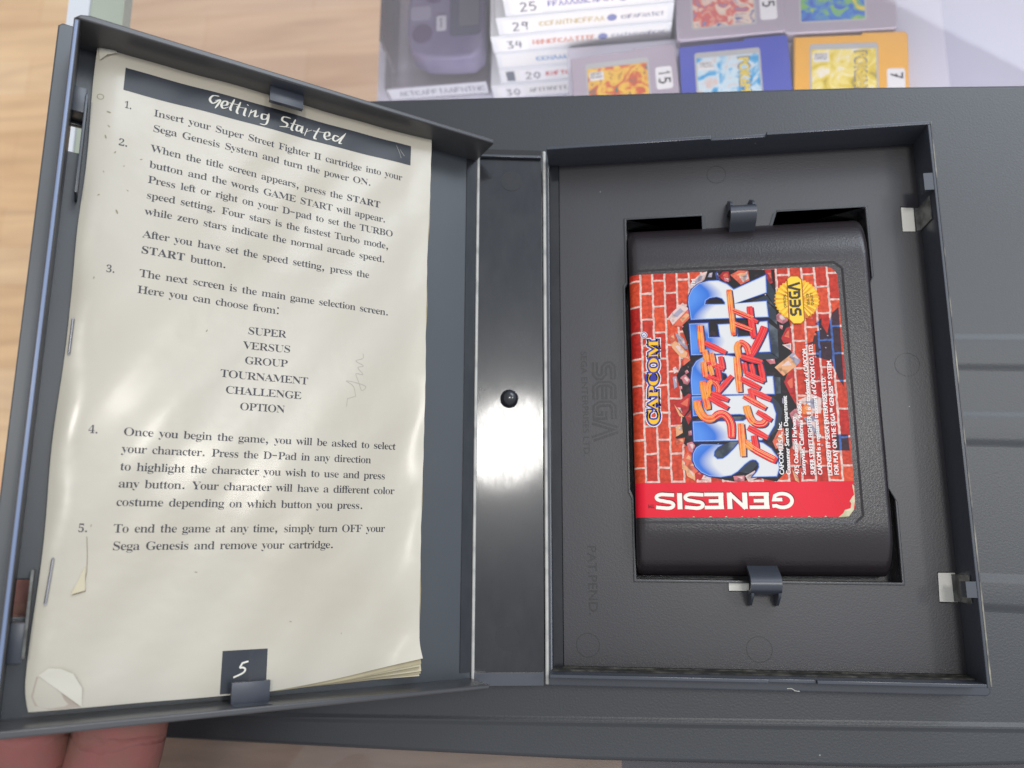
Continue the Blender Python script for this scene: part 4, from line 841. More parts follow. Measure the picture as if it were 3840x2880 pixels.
# ---------------------------------------------------------------- booklet in the cover
bk = thing('instruction_booklet', 'worn cream instruction booklet open at page 5, held in the lifted cover', 'booklet', (HX, 0, HZ), (0, TH, 0))
def leaf(u, v_):
    """height of the top leaf above the cover"""
    z = 4.0 + 0.30 * math.sin(u * 0.11 + v_ * 0.03) + 0.22 * math.sin(v_ * 0.085 - u * 0.05 + 1.0) + 0.12 * math.sin(u * 0.31 + v_ * 0.21)
    z += 1.1 * max(0, (30 - u) / 10) ** 2
    z -= 1.0 * max(0, (u - 116) / 6) ** 2
    z += 0.5 * max(0, (22 - v_) / 22) ** 2 * (1 if u < 70 else 0.4)
    z += 3.2 * (max(0, min(1, (36 - u) / 15)) * max(0, (15 - v_) / 15)) ** 1.5
    return z
def lf(off): return lambda x, y, h: (x, y, leaf(-x, y) + off + h)
def edge_r(v_): return 20.9 - 0.9 * max(0, (13 - v_) / 8) ** 2 + 0.16 * math.sin(v_ * 0.06) + 0.05 * math.sin(v_ * 0.71)
def edge_l(v_): return 122.3 - 0.35 * math.exp(-((v_ - 112) / 12) ** 2) + 0.3 * math.sin(v_ * 0.12) - (1.2 * max(0, (8 - v_) / 8) ** 2)
def top_v(u): return 180.4 + (0.9 * max(0, (40 - u) / 20)) - 0.9 * max(0, (u - 119) / 3.3) ** 2
def bot_v(u): return 0.4 + 6.4 * max(0, min(1, (72 - u) / 51)) ** 1.6
def sheet(er, el, tv, bv, zf, m, nu=84, nv=124):
    b = MB(); vv = []
    for j in range(nv + 1):
        for i in range(nu + 1):
            s_, t_ = i / nu, j / nv
            u = 122 * (1 - s_) + 21 * s_
            v0, v1 = bv(u), tv(u)
            v_ = v0 + (v1 - v0) * t_
            u = el(v_) * (1 - s_) + er(v_) * s_
            vv.append((-u, v_, zf(u, v_)))
    ff = [(j * (nu + 1) + i, j * (nu + 1) + i + 1, (j + 1) * (nu + 1) + i + 1, (j + 1) * (nu + 1) + i) for j in range(nv) for i in range(nu)]
    b.add(vv, ff, m)
    return b
page = sheet(edge_r, edge_l, top_v, bot_v, leaf, K['paper']).build('page', bk, 60)
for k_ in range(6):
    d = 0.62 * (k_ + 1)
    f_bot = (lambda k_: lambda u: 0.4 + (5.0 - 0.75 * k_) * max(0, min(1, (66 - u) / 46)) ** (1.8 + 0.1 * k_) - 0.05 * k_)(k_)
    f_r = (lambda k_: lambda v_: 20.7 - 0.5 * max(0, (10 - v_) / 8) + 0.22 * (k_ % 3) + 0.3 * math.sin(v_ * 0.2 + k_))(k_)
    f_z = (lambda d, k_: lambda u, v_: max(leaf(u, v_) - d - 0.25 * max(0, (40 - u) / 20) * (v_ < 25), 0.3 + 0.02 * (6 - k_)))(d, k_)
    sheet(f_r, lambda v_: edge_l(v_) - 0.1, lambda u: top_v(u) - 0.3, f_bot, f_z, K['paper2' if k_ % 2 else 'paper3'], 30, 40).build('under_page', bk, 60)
# printed matter
def grid_decal(b, u0, u1, v0, v1, off, m, n=70, q=3, vf=lambda u: 0):
    vv = [(-(u0 + (u1 - u0) * i / n), v0 + (v1 - v0) * j / q + vf(u0 + (u1 - u0) * i / n)) for j in range(q + 1) for i in range(n + 1)]
    ff = [(j * (n + 1) + i, j * (n + 1) + i + 1, (j + 1) * (n + 1) + i + 1, (j + 1) * (n + 1) + i) for j in range(q) for i in range(n)]
    b.add([lf(off)(x, y, 0) for x, y in vv], ff, m)
b = MB(); grid_decal(b, 115.0, 28.0, 167.6, 174.7, 0.05, K['bar']); b.build('header_bar', page)
b = MB()
GS = [[[89.7,173.6],[91.4,173.3],[92.2,171.8],[91.4,170.8],[90.3,171.6],[89.6,172.4]],[[90.7,171.9],[89.3,172.3],[90.6,169.4]],[[88.8,170.9],[87.4,171.5],[87.3,172.5],[88.3,172.4],[88.9,171.0],[88.3,170.1],[86.8,171.0]],[[85.3,174.0],[86.3,170.8],[85.9,170.1]],[[86.8,172.4],[84.0,172.6]],[[83.5,173.7],[84.4,170.4],[83.9,169.7]],[[84.7,171.8],[82.0,172.1]],[[81.8,172.3],[82.3,170.0],[81.8,169.6]],[[81.6,173.5],[81.1,173.3]],[[80.2,172.2],[80.9,169.5]],[[80.6,170.9],[79.0,172.2],[79.1,170.2],[77.9,170.9]],[[75.3,171.8],[76.9,171.7],[77.0,170.1],[75.6,170.5],[75.1,172.0],[75.3,169.7],[76.0,168.4],[77.5,168.3]],[[68.3,172.9],[70.5,172.7],[70.9,171.4],[69.3,170.8],[69.7,169.7],[71.6,169.2]],[[71.6,169.2],[68.5,169.8]],[[66.8,173.0],[67.9,169.7],[67.3,169.1]],[[68.3,171.3],[65.2,171.5]],[[64.6,171.4],[66.0,171.1],[66.3,169.6],[65.2,169.7],[64.5,171.2],[64.7,169.3],[63.8,169.5]],[[62.9,171.2],[63.7,168.6]],[[63.3,170.0],[61.4,171.2]],[[59.1,172.6],[60.6,168.9],[59.8,168.5]],[[61.1,171.0],[57.4,171.4]],[[57.4,170.1],[55.9,170.8],[56.0,171.9],[57.1,171.5],[57.4,170.1],[56.6,169.2],[55.0,170.1]],[[52.7,171.2],[54.1,171.3],[54.6,169.8],[53.3,169.7],[50.5,173.1]],[[50.7,172.8],[52.5,169.3],[51.6,169.2]]]
for q in GS:
    v_, f_ = nib([(-p[0], p[1]) for p in smooth_line(q, 5)], 0.62)
    decal(b, v_, f_, lf(0.10), K['inkwhite'])
b.build('header_lettering', page)
b = MB()
for q in ([(-33.2, 173.6), (-32.2, 171.6), (-31.4, 169.4)], [(-31.9, 172.4), (-30.3, 170.4)]):
    v_, f_ = ribbon(q, 0.13); decal(b, v_, f_, lf(0.08), K['pencil'])
b.build('scratch', page)
TXT = [('Insert your Super Street Fighter II cartridge into your', 106.8, 30.9, 162.1, 161.4), ('Sega Genesis System and turn the power ON.', 106.7, 41.2, 157.2, 156.9),
       ('When the title screen appears, press the |START|', 106.7, 37.9, 150.8, 150.0), ('button and the words GAME START will appear.', 106.7, 35.7, 145.8, 145.3), ('Press left or right on your D-pad to set the TURBO', 106.7, 33.4, 141.2, 140.8),
       ('speed setting. Four stars is the fastest Turbo mode,', 106.7, 34.5, 136.5, 136.2), ('while zero stars indicate the normal arcade speed.', 106.7, 35.6, 131.6, 131.3),
       ('After you have set the speed setting, press the', 106.7, 41.0, 124.8, 125.0), ('|START| button.', 106.7, 84.0, 120.1, 119.9), ('The next screen is the main game selection screen.', 106.6, 33.8, 113.3, 113.6), ('Here you can choose from:', 106.7, 67.9, 108.6, 108.6),
       ('SUPER', 76.9, 65.9, 101.3, 101.8), ('VERSUS', 77.9, 64.4, 96.8, 97.3), ('GROUP', 77.2, 65.0, 92.4, 92.8), ('TOURNAMENT', 83.6, 58.7, 87.7, 88.1), ('CHALLENGE', 81.9, 60.4, 83.1, 83.5), ('OPTION', 77.7, 65.0, 78.6, 78.9),
       ('Once you begin the game, you will be asked to select', 106.8, 30.0, 68.8, 70.3), ('your character. Press the D-Pad in any direction', 106.8, 38.0, 64.2, 65.5), ('to highlight the character you wish to use and press', 106.8, 33.1, 59.5, 60.8),
       ('any button. Your character will have a different color', 106.8, 30.0, 55.0, 56.3), ('costume depending on which button you press.', 106.9, 39.7, 50.2, 51.4), ('To end the game at any time, simply turn OFF your', 106.9, 32.8, 43.3, 44.6), ('Sega Genesis and remove your cartridge.', 106.8, 48.4, 38.8, 39.6),
       ('1.', 114.4, 112.3, 162.3, 162.3), ('2.', 114.9, 112.3, 150.6, 150.6), ('3.', 114.7, 112.3, 113.2, 113.2), ('4.', 114.9, 112.4, 68.8, 68.8), ('5.', 114.9, 112.5, 43.3, 43.3)]
b = MB()
for s_, u0, u1, v0, v1 in TXT:
    parts = s_.split('|'); run = []; x = 0
    for i, p_ in enumerate(parts):
        r, w = serif_run(p_, 0 if i % 2 else 12)
        run += [(x + a, v_, f_) for a, v_, f_ in r]; x += w
    sx = (u0 - u1) / x
    sy = min(max(sx, 4.15), 4.75)
    if len(s_) < 3: sy = 4.5
    for a, vs_, fs_ in run:
        decal(b, [(-u0 + (a + q[0]) * sx, v0 + (v1 - v0) * (a / x) + q[1] * sy) for q in vs_], fs_, lf(0.05), K['ink'])
b.build('printed_text', page)
b = MB(); grid_decal(b, 77.8, 65.9, -0.4 + 1.2, 12.0, 0.05, K['bar'], 12, 8)
for q in ([(70.9, 8.9), (72.5, 8.5)], [(72.4, 8.6), (73.1, 7.3)], [(73.1, 7.3), (72.2, 7.35), (71.6, 6.8), (72.2, 5.9), (74.6, 4.9)]):
    v_, f_ = ribbon([(-p[0], p[1]) for p in smooth_line(q, 4)], 0.48); decal(b, v_, f_, lf(0.10), K['inkwhite'])
b.build('page_number', page)
b = MB()
pc = [(46.5, 82.5), (46.5, 84.5), (43.7, 85.8), (44.6, 89.0), (46.9, 90.5), (43.3, 90.2), (40.6, 89.4), (41.9, 88.1), (43.1, 90.8), (44.0, 93.1), (41.7, 93.1), (43.5, 95.1), (41.7, 95.9), (44.2, 97.2), (42.0, 98.3), (42.0, 99.8)]
v_, f_ = ribbon([(-p[0], p[1]) for p in smooth_line(pc[2:], 5)], 0.16); decal(b, v_, f_, lf(0.06), K['pencil'])
v_, f_ = ribbon([(-46.5, 82.5), (-46.3, 85.0), (-44.0, 85.9)], 0.16); decal(b, v_, f_, lf(0.06), K['pencil'])
b.build('pencil_scrawl', page)
b = MB()
for u, v_ in ((118, 159.7), (117.6, 155.5), (118.1, 152.2), (115.4, 148.2), (112.9, 144.6), (117.7, 141.8), (108.8, 147.7), (111.4, 137.6), (113.5, 130.9), (118.3, 134.8), (117.3, 111.1), (112, 45), (86, 33), (112.6, 32.2), (60, 19), (88, 100.6), (45, 15)):
    r = random.uniform(0.2, 0.55); a = random.uniform(0, 3)
    p_ = [(-u + r * math.cos(t_) * math.cos(a) * 1.3 - 0.5 * r * math.sin(t_) * math.sin(a), v_ + r * math.cos(t_) * math.sin(a) * 1.3 + 0.5 * r * math.sin(t_) * math.cos(a)) for t_ in [k_ * 0.63 for k_ in range(10)]]
    b = MB(); w_, f_ = curve_mesh([p_]); decal(b, w_, f_, lf(0.05), K['stain']); b.build('scuff_mark', page)
b = MB(); v_, f_ = curve_mesh([circle(-120.4, 163.9, 0.9, 16), circle(-120.4, 163.9, 0.7, 16)]); decal(b, v_, f_, lf(0.05), K['stain']); b.build('ring_mark', page); b = MB()
v_, f_ = ribbon([(-112.7, 42.2), (-112.2, 38), (-111.9, 33.5), (-112.2, 30), (-111.8, 28.5), (-114.6, 27.7)], 0.22); decal(b, v_, f_, lf(0.05), K['stain'])
b.build('tear_line', page)
# torn flap and dog-eared corner
def flap(name, pts, hts, m):
    b = MB(); n = len(pts)
    b.add([(-u, v_, leaf(u, v_) + h) for (u, v_), h in zip(pts, hts)], [tuple(range(n))], m)
    o = b.build(name, page)
    bm = bmesh.new(); bm.from_mesh(o.data)
    bmesh.ops.triangulate(bm, faces=bm.faces); bmesh.ops.subdivide_edges(bm, edges=bm.edges, cuts=2, use_grid_fill=True, smooth=0.2)
    bmesh.ops.recalc_face_normals(bm, faces=bm.faces)
    for f in bm.faces:
        if f.normal.z < 0: f.normal_flip()
        f.smooth = True
    bm.to_mesh(o.data); bm.free(); return o
flap('folded_corner', [(120.0, 8.8), (110.0, 0.6), (110.4, 5.2), (112.6, 8.8), (115.4, 10.2), (118.0, 10.4)], [0.3, 0.3, 0.8, 1.2, 1.0, 0.6], K['flap'])
b = MB(); v_, f_ = curve_mesh([[(-120.3, 8.6), (-110.1, 0.7), (-113, 0.6), (-117, 0.7), (-120, 1.8), (-121, 4)]]); decal(b, v_, f_, lf(0.06), K['under'], False); b.build('exposed_page', page)
flap('folded_corner', [(122.1, 179.2), (118.6, 180.0), (117.4, 178.2), (119.8, 176.9), (121.6, 175.0)], [0.25, 0.25, 0.7, 0.9, 0.5], K['flap'])
flap('torn_flap', [(112.4, 35.0), (111.9, 28.8), (114.9, 27.8), (113.6, 31.2)], [0.15, 0.8, 0.9, 0.2], K['paper2'])
for u0, v0, u1, v1 in ((121.0, 99.0, 121.1, 89.4), (119.6, 36.6, 120.2, 25.6)):
    b = MB(); pts = [(-u0 - 0.0, v0, leaf(u0, v0) + 0.05), (-u0, v0 - 0.1, leaf(u0, v0) + 0.55), (-u1, v1 + 0.1, leaf(u1, v1) + 0.55), (-u1, v1, leaf(u1, v1) + 0.05)]
    for p, q in zip(pts, pts[1:]):
        d = Vector(q) - Vector(p); d.normalize(); s1 = d.cross(Vector((0.3, 0.2, 1))).normalized(); s2 = d.cross(s1)
        vv = [tuple(Vector(e_) + 0.32 * (math.cos(a) * s1 + math.sin(a) * s2)) for e_ in (p, q) for a in [k_ * math.pi / 3 for k_ in range(6)]]
        b.add(vv, [(i, (i + 1) % 6, 6 + (i + 1) % 6, 6 + i) for i in range(6)] + [tuple(range(6)), tuple(range(6, 12))], K['steel'])
    b.build('staple', page, 60)

# ---------------------------------------------------------------- cartridge in the tray
ct = thing('game_cartridge', 'black game cartridge with brick wall label, clipped into the tray', 'cartridge', (0, 0, 0))
CX0, CX1, CY0, CY1 = 28.1, 107.2, 31.0, 152.6
def ch(x, y):
    z = 5.0
    for t_ in ((y - 135.5) / 17.0, (47.5 - y) / 16.5):
        if t_ > 0: z -= 11.0 * (1 - math.sqrt(max(0, 1 - min(t_, 1) ** 2)))
    if x < CX0 + 3.2: z -= 3.0 * (1 - math.sqrt(max(0, 1 - min((CX0 + 3.2 - x) / 3.2, 1) ** 2)))
    if x > CX1 - 2.2: z -= 2.0 * (1 - math.sqrt(max(0, 1 - min((x - CX1 + 2.2) / 2.2, 1) ** 2)))
    return z
def axis(a, b_, n, lo, hi):
    s_ = [a + (b_ - a) * i / n for i in range(n + 1)]
    s_ += [a + lo * (i / 9) ** 2 for i in range(10)] + [b_ - hi * (i / 9) ** 2 for i in range(10)]
    return sorted(set(round(x, 3) for x in s_))
xs = axis(CX0, CX1, 30, 3.2, 2.2); ys = axis(CY0, CY1, 70, 5, 5)
b = MB()
nx = len(xs)
b.add([(x, y, ch(x, y)) for y in ys for x in xs], [(j * nx + i, j * nx + i + 1, (j + 1) * nx + i + 1, (j + 1) * nx + i) for j in range(len(ys) - 1) for i in range(nx - 1)], K['shell'])
per = [(i, 0) for i in range(nx)] + [(nx - 1, j) for j in range(1, len(ys))] + [(i, len(ys) - 1) for i in range(nx - 2, -1, -1)] + [(0, j) for j in range(len(ys) - 2, 0, -1)]
top = [(xs[i], ys[j], ch(xs[i], ys[j])) for i, j in per]; bot = [(x, y, -11.4) for x, y, z in top]
n = len(per)
b.add(top + bot, [(i, i + n, (i + 1) % n + n, (i + 1) % n) for i in range(n)], K['shell'])
shell = b.build('shell', ct, 55)
L = json.loads('''{"face":[[[[48.24,115.91],[47.85,119.46],[47.54,121.75],[47.84,124.02],[49.06,126.54],[51.27,128.31],[54.51,129.16],[57.7,129.16],[60.55,127.74],[62.62,125.71],[73.24,130.29],[73.16,124.33],[62.59,120.83],[72.99,121.24],[73.28,115.85]],[[52.82,120.82],[53.15,122.37],[54.52,123.3],[56.92,123.57],[58.73,122.84],[59.59,121.39],[59.56,120.68]]],[[[47.64,114.24],[53.6,114.29],[53.64,109.25],[57.45,109.25],[56.99,113.69],[62.76,113.8],[63.06,109.19],[67.48,109.31],[67.34,113.96],[72.85,114.25],[73.29,103.87],[47.88,103.6]]],[[[47.55,89.95],[47.41,94.93],[47.96,99.04],[49.36,101.2],[51.51,102.52],[54.68,103.1],[58.6,103.12],[61.68,102.46],[64.43,100.45],[66.06,97.13],[66.49,95.48],[73.57,95.41],[73.74,89.61]],[[53.26,94.49],[54.41,96.92],[56.78,97.67],[58.82,96.79],[59.51,95.13],[59.21,94.32]]],[[[47.52,89.19],[67.62,89.28],[70.64,88.61],[73.03,86.14],[73.81,82.93],[73.14,79.23],[71.19,76.09],[68.84,74.5],[47.5,74.47],[47.44,80.81],[63.42,80.75],[64.73,81.52],[64.54,82.73],[62.52,83.17],[47.63,82.91]]],[[[49.76,73.16],[48.18,72.17],[47.12,70.34],[46.94,68.22],[47.67,66.11],[49.39,64.25],[51.88,63.04],[55.42,62.67],[58.73,63.15],[60.81,64.38],[63.2,66.69],[64.77,67.85],[65.8,68.17],[66.79,67.95],[67.61,66.9],[67.67,65.59],[66.83,64.05],[65.5,62.58],[72.92,62.68],[73.82,65.26],[73.52,68.64],[71.69,71.54],[69.28,73.42],[65.54,74.27],[62.5,74.19],[61.25,73.02],[60.17,71.72],[58.03,69.65],[56.45,68.49],[54.67,68.38],[53.57,69.45],[53.77,71.03],[54.85,72.33],[56.28,73.05]]]],"side":[[[73.24,130.29],[76.13,123.92],[75.93,119.15],[73.15,124.19]],[[73.12,121.24],[75.9,117.76],[76.01,113.02],[73.4,115.68]],[[72.97,114.11],[76.04,111.35],[75.9,101.6],[73.36,103.79]],[[73.57,95.41],[75.97,95.07],[75.83,89.69],[73.74,89.56]],[[70.91,88.87],[73.42,88.41],[75.07,86.36],[75.89,83.94],[75.21,80.24],[73.52,77.11],[71.15,75.3],[70.11,74.66],[72.57,78.18],[73.83,82.39],[73.03,86.14]],[[66.96,100.92],[65.27,103.31],[73.03,103.74],[75.71,101.47]],[[62.4,118.59],[73.11,123.49],[75.84,119.02],[73.25,121.23]],[[60.08,81.89],[65.2,82.18],[65.88,80.7],[60.02,80.69]],[[47.49,80.81],[49.62,82.24],[65.54,82.31],[64.43,80.73]],[[53.43,69.27],[54.57,71.89],[59.27,74.19],[61.55,74.02],[60.98,72.84],[58.04,69.73],[56.21,68.7],[54.41,68.33]],[[61.06,64.19],[64.25,67.54],[66.28,67.78],[67.21,66.46],[64.55,63.63]]],"hole":[[[54.42,133.19],[53.2,129.8],[49.04,125.97],[47.27,121.76],[45.07,113.07],[46.48,108.25],[47.32,102.65],[44.02,99.15],[42.75,96.71],[43.52,92.84],[44.82,88.98],[43.87,81.15],[41.59,75.69],[44.61,73.37],[46.86,71.48],[49.41,64.85],[52.87,62.46],[60.39,60.95],[67.97,62.04],[72.89,60.95],[76.34,64.53],[77.48,71.01],[80.55,76.19],[78.8,80.17],[80.63,85.43],[78.62,89.48],[77.1,93.56],[79.15,98.1],[81.16,101.84],[78.84,105.47],[80.38,109.81],[80.11,113.69],[77.81,118.24],[76.26,122.51],[76.24,126.74],[76.31,132.28]]],"stones":[["pale",[[40.67,116.91],[42.08,118.71],[45.67,121.97],[47.46,119.76],[43.3,115.54],[42.05,114.17]]],["brick",[[43.3,115.54],[47.46,119.76],[49.94,118.59],[44.55,113.31],[42.39,113.93]]],["brick",[[40.32,110.43],[42.3,111.54],[42.79,108.8],[41.28,107.59]]],["tan",[[41.15,107.59],[42.84,108.71],[46.59,104.34],[46.01,102.83],[44.55,102.6],[41.63,106.18]]],["grey",[[42.68,111.61],[45.46,109.4],[46.83,105.58],[45.72,105.76],[43.82,108.06]]],["pink",[[44.12,96.12],[45.52,97.04],[47.22,94.93],[46.17,93.37],[44.88,93.9]]],["pink",[[45.43,98.01],[46.11,98.59],[46.81,97.69],[45.78,96.95]]],["brick",[[45.09,103.0],[46.84,104.05],[47.42,101.82],[45.11,99.95]]],["pale",[[41.52,99.23],[42.46,99.75],[43.32,98.07],[41.85,97.29]]],["grey",[[41.41,96.2],[42.61,96.44],[42.74,92.86],[41.79,92.06]]],["pink",[[43.27,92.98],[44.32,93.09],[44.41,92.0],[43.49,91.88]]],["red",[[41.6,86.8],[46.31,90.36],[47.14,90.21],[46.09,84.8],[44.45,82.68]]],["tan",[[41.52,86.81],[43.55,86.35],[44.65,82.54],[43.15,82.84]]],["red",[[44.97,82.67],[46.87,84.78],[47.01,81.81],[45.9,79.96]]],["tan",[[41.72,79.23],[43.84,80.27],[43.99,77.31],[41.86,76.01]]],["brick",[[41.58,75.21],[44.7,75.69],[44.11,73.57],[41.77,73.34]]],["pink",[[45.82,77.81],[46.87,78.06],[46.93,76.45],[45.76,76.34]]],["pink",[[45.15,73.82],[46.97,74.32],[47.82,72.98],[46.83,70.61],[45.57,71.42]]],["brick",[[43.6,68.48],[45.29,70.84],[46.53,69.55],[46.76,67.57],[44.63,67.07]]],["brick",[[44.1,66.76],[46.46,67.89],[49.64,65.43],[47.32,63.75]]],["tan",[[44.1,66.76],[47.32,63.75],[47.41,61.45],[44.86,62.99]]],["red",[[47.32,63.75],[49.64,65.43],[49.38,62.94],[47.48,61.44]]],["tan",[[43.34,68.27],[43.98,66.95],[44.54,64.83],[43.28,65.37]]],["pale",[[49.29,61.9],[50.38,63.71],[52.13,62.91],[51.82,61.61]]],["tan",[[74.39,98.51],[79.21,102.31],[81.36,98.9],[77.14,95.58]]],["grey",[[79.21,102.31],[80.68,103.54],[82.82,100.42],[81.36,98.9]]],["brick",[[74.51,98.37],[75.84,99.28],[77.94,96.23],[77.01,95.45]]],["pink",[[75.4,115.82],[76.63,116.94],[78.94,116.8],[79.61,114.27],[77.95,113.16],[75.96,114.41]]],["pink",[[73.32,108.82],[74.64,109.47],[75.78,108.32],[74.75,106.84],[73.52,107.85]]],["pink",[[70.88,102.17],[71.97,103.28],[74.45,101.78],[74.72,99.81],[73.05,99.64]]],["red",[[77.01,108.28],[78.89,111.8],[80.21,112.3],[80.14,107.07],[77.81,106.6]]],["pink",[[76.78,112.99],[77.92,112.67],[77.58,111.3],[76.84,111.88]]],["pale",[[77.26,106.07],[80.1,106.52],[79.95,104.06],[78.73,104.92]]],["red",[[77.02,93.56],[78.13,95.15],[80.51,96.7],[80.32,89.71],[78.56,89.75],[77.68,91.93]]],["red",[[58.04,130.72],[59.44,132.38],[61.3,132.34],[61.81,129.11],[60.06,128.56]]],["brick",[[61.77,131.12],[64.49,132.56],[67.78,132.32],[67.99,128.82],[65.03,127.48]]],["pale",[[64.65,130.41],[67.37,131.99],[67.77,129.55],[65.86,128.35]]],["pink",[[59.62,130.36],[61.45,129.84],[61.12,128.57],[59.83,129.2]]],["pale",[[49.74,130.1],[52.24,132.2],[54.26,132.68],[53.2,129.8],[50.45,127.91],[48.26,126.58],[47.77,127.75]]],["grey",[[54.31,130.61],[54.9,132.02],[55.98,132.25],[55.64,130.55]]],["blueish",[[56.76,131.93],[57.59,132.61],[58.13,129.85],[57.2,129.75]]],["red",[[73.09,132.29],[75.18,132.33],[75.44,127.63],[74.1,127.12]]],["red",[[74.43,123.71],[75.21,123.68],[75.4,122.54],[74.62,122.58]]],["brick",[[72.32,73.89],[74.3,77.54],[76.1,78.3],[76.25,72.51],[73.19,71.52]]],["pale",[[73.28,73.09],[74.85,74.11],[75.69,71.48],[74.16,70.98]]],["grey",[[76.19,88.13],[77.75,88.89],[77.3,85.7],[76.09,86.52]]],["pale",[[80.92,87.21],[85.57,89.23],[88.48,87.82],[87.88,82.8],[84.9,82.87],[83.07,85.56]]],["orange",[[81.75,84.53],[83.63,86.35],[85.32,85.51],[84.86,82.34],[82.39,82.66]]],["pink",[[78.15,83.02],[80.0,84.57],[81.6,82.15],[81.35,78.19],[79.2,79.82]]],["grey",[[82.32,81.6],[86.34,82.04],[87.06,78.08],[87.31,74.42],[85.68,76.01]]],["red",[[78.57,77.72],[80.88,78.73],[81.08,74.0],[78.31,73.53]]],["pale",[[78.59,74.04],[80.52,72.97],[80.09,70.11],[78.43,71.43]]],["red",[[80.73,68.54],[82.97,68.76],[83.51,65.65],[80.63,63.11]]],["tan",[[77.78,64.95],[79.59,62.35],[79.72,60.55],[78.54,61.33]]],["pale",[[63.17,62.79],[66.28,64.57],[66.91,62.23],[64.08,60.97]]],["pink",[[59.4,62.83],[62.94,63.05],[62.84,61.24],[59.81,61.01]]]],"blue":[[[83.88,105.84],[86.99,106.83],[87.99,110.36],[89.28,110.58],[89.14,112.24],[88.16,112.83],[90.34,114.95],[90.17,112.48],[91.73,109.4],[92.75,113.2],[93.74,116.48],[95.91,118.32],[95.7,91.44],[94.37,93.61],[92.33,100.13],[87.66,101.63],[87.7,105.98]],[[91.85,75.9],[95.78,75.83],[95.88,70.64],[91.73,70.71]]],"brush":[["g",2.58,[[48.95,87.99],[49.47,84.73],[51.17,82.26],[53.48,81.81],[55.86,83.24],[57.89,82.79],[59.42,79.95],[59.44,75.17]]],["o",2.24,[[51.05,94.55],[51.51,90.18],[52.45,84.87]]],["r",2.01,[[52.76,89.06],[58.77,85.13]]],["g",1.78,[[52.76,89.06],[52.94,93.13],[54.41,94.18],[55.77,92.51],[55.8,90.34]]],["r",1.78,[[55.81,90.61],[60.59,96.06]]],["r",1.89,[[53.6,90.39],[59.03,87.82]]],["o",2.07,[[51.58,100.99],[52.02,95.89]]],["o",1.72,[[53.49,99.69],[54.38,96.37]]],["r",1.89,[[52.03,96.3],[56.75,94.26]]],["r",1.72,[[55.83,99.62],[56.63,94.4]]],["o",2.07,[[52.15,105.13],[52.88,100.81]]],["o",1.72,[[54.33,104.08],[54.92,99.65]]],["r",1.89,[[52.89,101.09],[58.11,98.32]]],["r",1.78,[[57.15,102.75],[57.86,98.46]]],["o",2.24,[[50.94,113.83],[51.33,104.32]]],["r",1.95,[[52.26,107.63],[59.02,103.93]]],["o",2.3,[[62.62,80.02],[62.87,69.18]]],["g",2.35,[[63.33,74.04],[66.96,71.09],[73.09,67.6]]],["r",2.07,[[66.47,75.97],[67.17,70.3]]],["r",2.12,[[64.83,78.65],[70.84,75.1]]],["g",2.24,[[64.57,85.86],[65.52,81.96],[67.19,79.93],[69.46,79.75],[70.66,80.92]]],["r",1.89,[[67.9,83.78],[72.3,80.89]]],["g",2.01,[[63.97,89.1],[70.75,84.78]]],["r",1.72,[[66.03,91.62],[67.16,86.47]]],["r",2.01,[[66.5,90.79],[72.57,87.68]]],["o",2.3,[[62.38,102.44],[62.81,90.43]]],["r",2.12,[[63.12,95.03],[69.35,91.61]]],["r",1.78,[[64.68,100.31],[65.13,96.61]]],["r",1.72,[[66.85,99.83],[67.54,95.99]]],["r",2.07,[[65.01,96.75],[70.75,93.73]]],["r",1.89,[[69.79,99.6],[70.62,93.74]]],["g",2.01,[[63.21,101.87],[62.75,105.74],[64.0,107.22],[65.75,105.91],[66.49,102.86]]],["r",2.41,[[71.92,112.48],[70.3,108.79],[66.86,102.57]]],["r",2.01,[[64.01,102.39],[70.47,100.27]]],["o",1.78,[[61.04,125.86],[61.42,118.34],[61.84,109.79]]],["g",1.78,[[61.82,118.61],[68.32,115.4]]],["g",1.78,[[61.73,114.12],[67.85,111.38]]],["r",2.01,[[67.43,119.65],[67.74,114.17],[68.27,108.59]]],["r",1.44,[[67.54,115.29],[69.81,114.09]]]],"seal":[[82.83,121.38],7.32],"sealbar":[[80.31,128.68],[81.4,129.47],[83.59,129.37],[84.6,128.19],[84.63,114.21],[83.59,113.23],[81.29,113.31],[80.1,114.8]],"wear":[[[95.81,59.89],[96.37,59.37],[96.3,56.84],[96.26,54.69],[95.68,51.81],[94.09,49.81],[90.94,49.57],[92.47,50.82],[93.03,51.82],[94.76,52.31],[95.11,53.82],[94.68,54.58],[95.5,55.84],[96.16,56.59],[95.85,58.87]]],"tm":[[32.82,52.91],[33.89,54.2]],"legal":[["CAPCOM U.S.A., Inc.",[75.19,63.17],[75.51,80.16]],["Consumer Service Department",[77.22,63.15],[77.54,88.76]],["475 Oakmead Parkway",[79.84,63.12],[79.88,81.92]],["Sunnyvale, California 94086",[81.91,63.05],[81.96,86.52]],["SUPER STREET FIGHTER II is a trademark of CAPCOM.",[84.71,63.07],[84.77,104.72]],["CAPCOM is a registered trademark of CAPCOM CO. LTD.",[86.92,63.04],[86.78,105.88]],["LICENSED BY SEGA ENTERPRISES, LTD.",[89.94,62.75],[90.0,94.67]],["FOR PLAY ON THE SEGA\u2122 GENESIS\u2122 SYSTEM.",[91.91,62.99],[92.15,100.4]]],"capcom":[[36.13,80.02],[37.07,109.0],[31.28,80.11]],"genesis":[[78.04,57.24],[34.46,57.72],[34.3,52.46]],"band":[[24.48,61.1],[78.25,60.57]],"reg":[32.35,110.01],"tmtop":[49.37,127.68]}''')
def cm(off): return lambda x, y, h: (x, y, ch(x, y) + off + h)
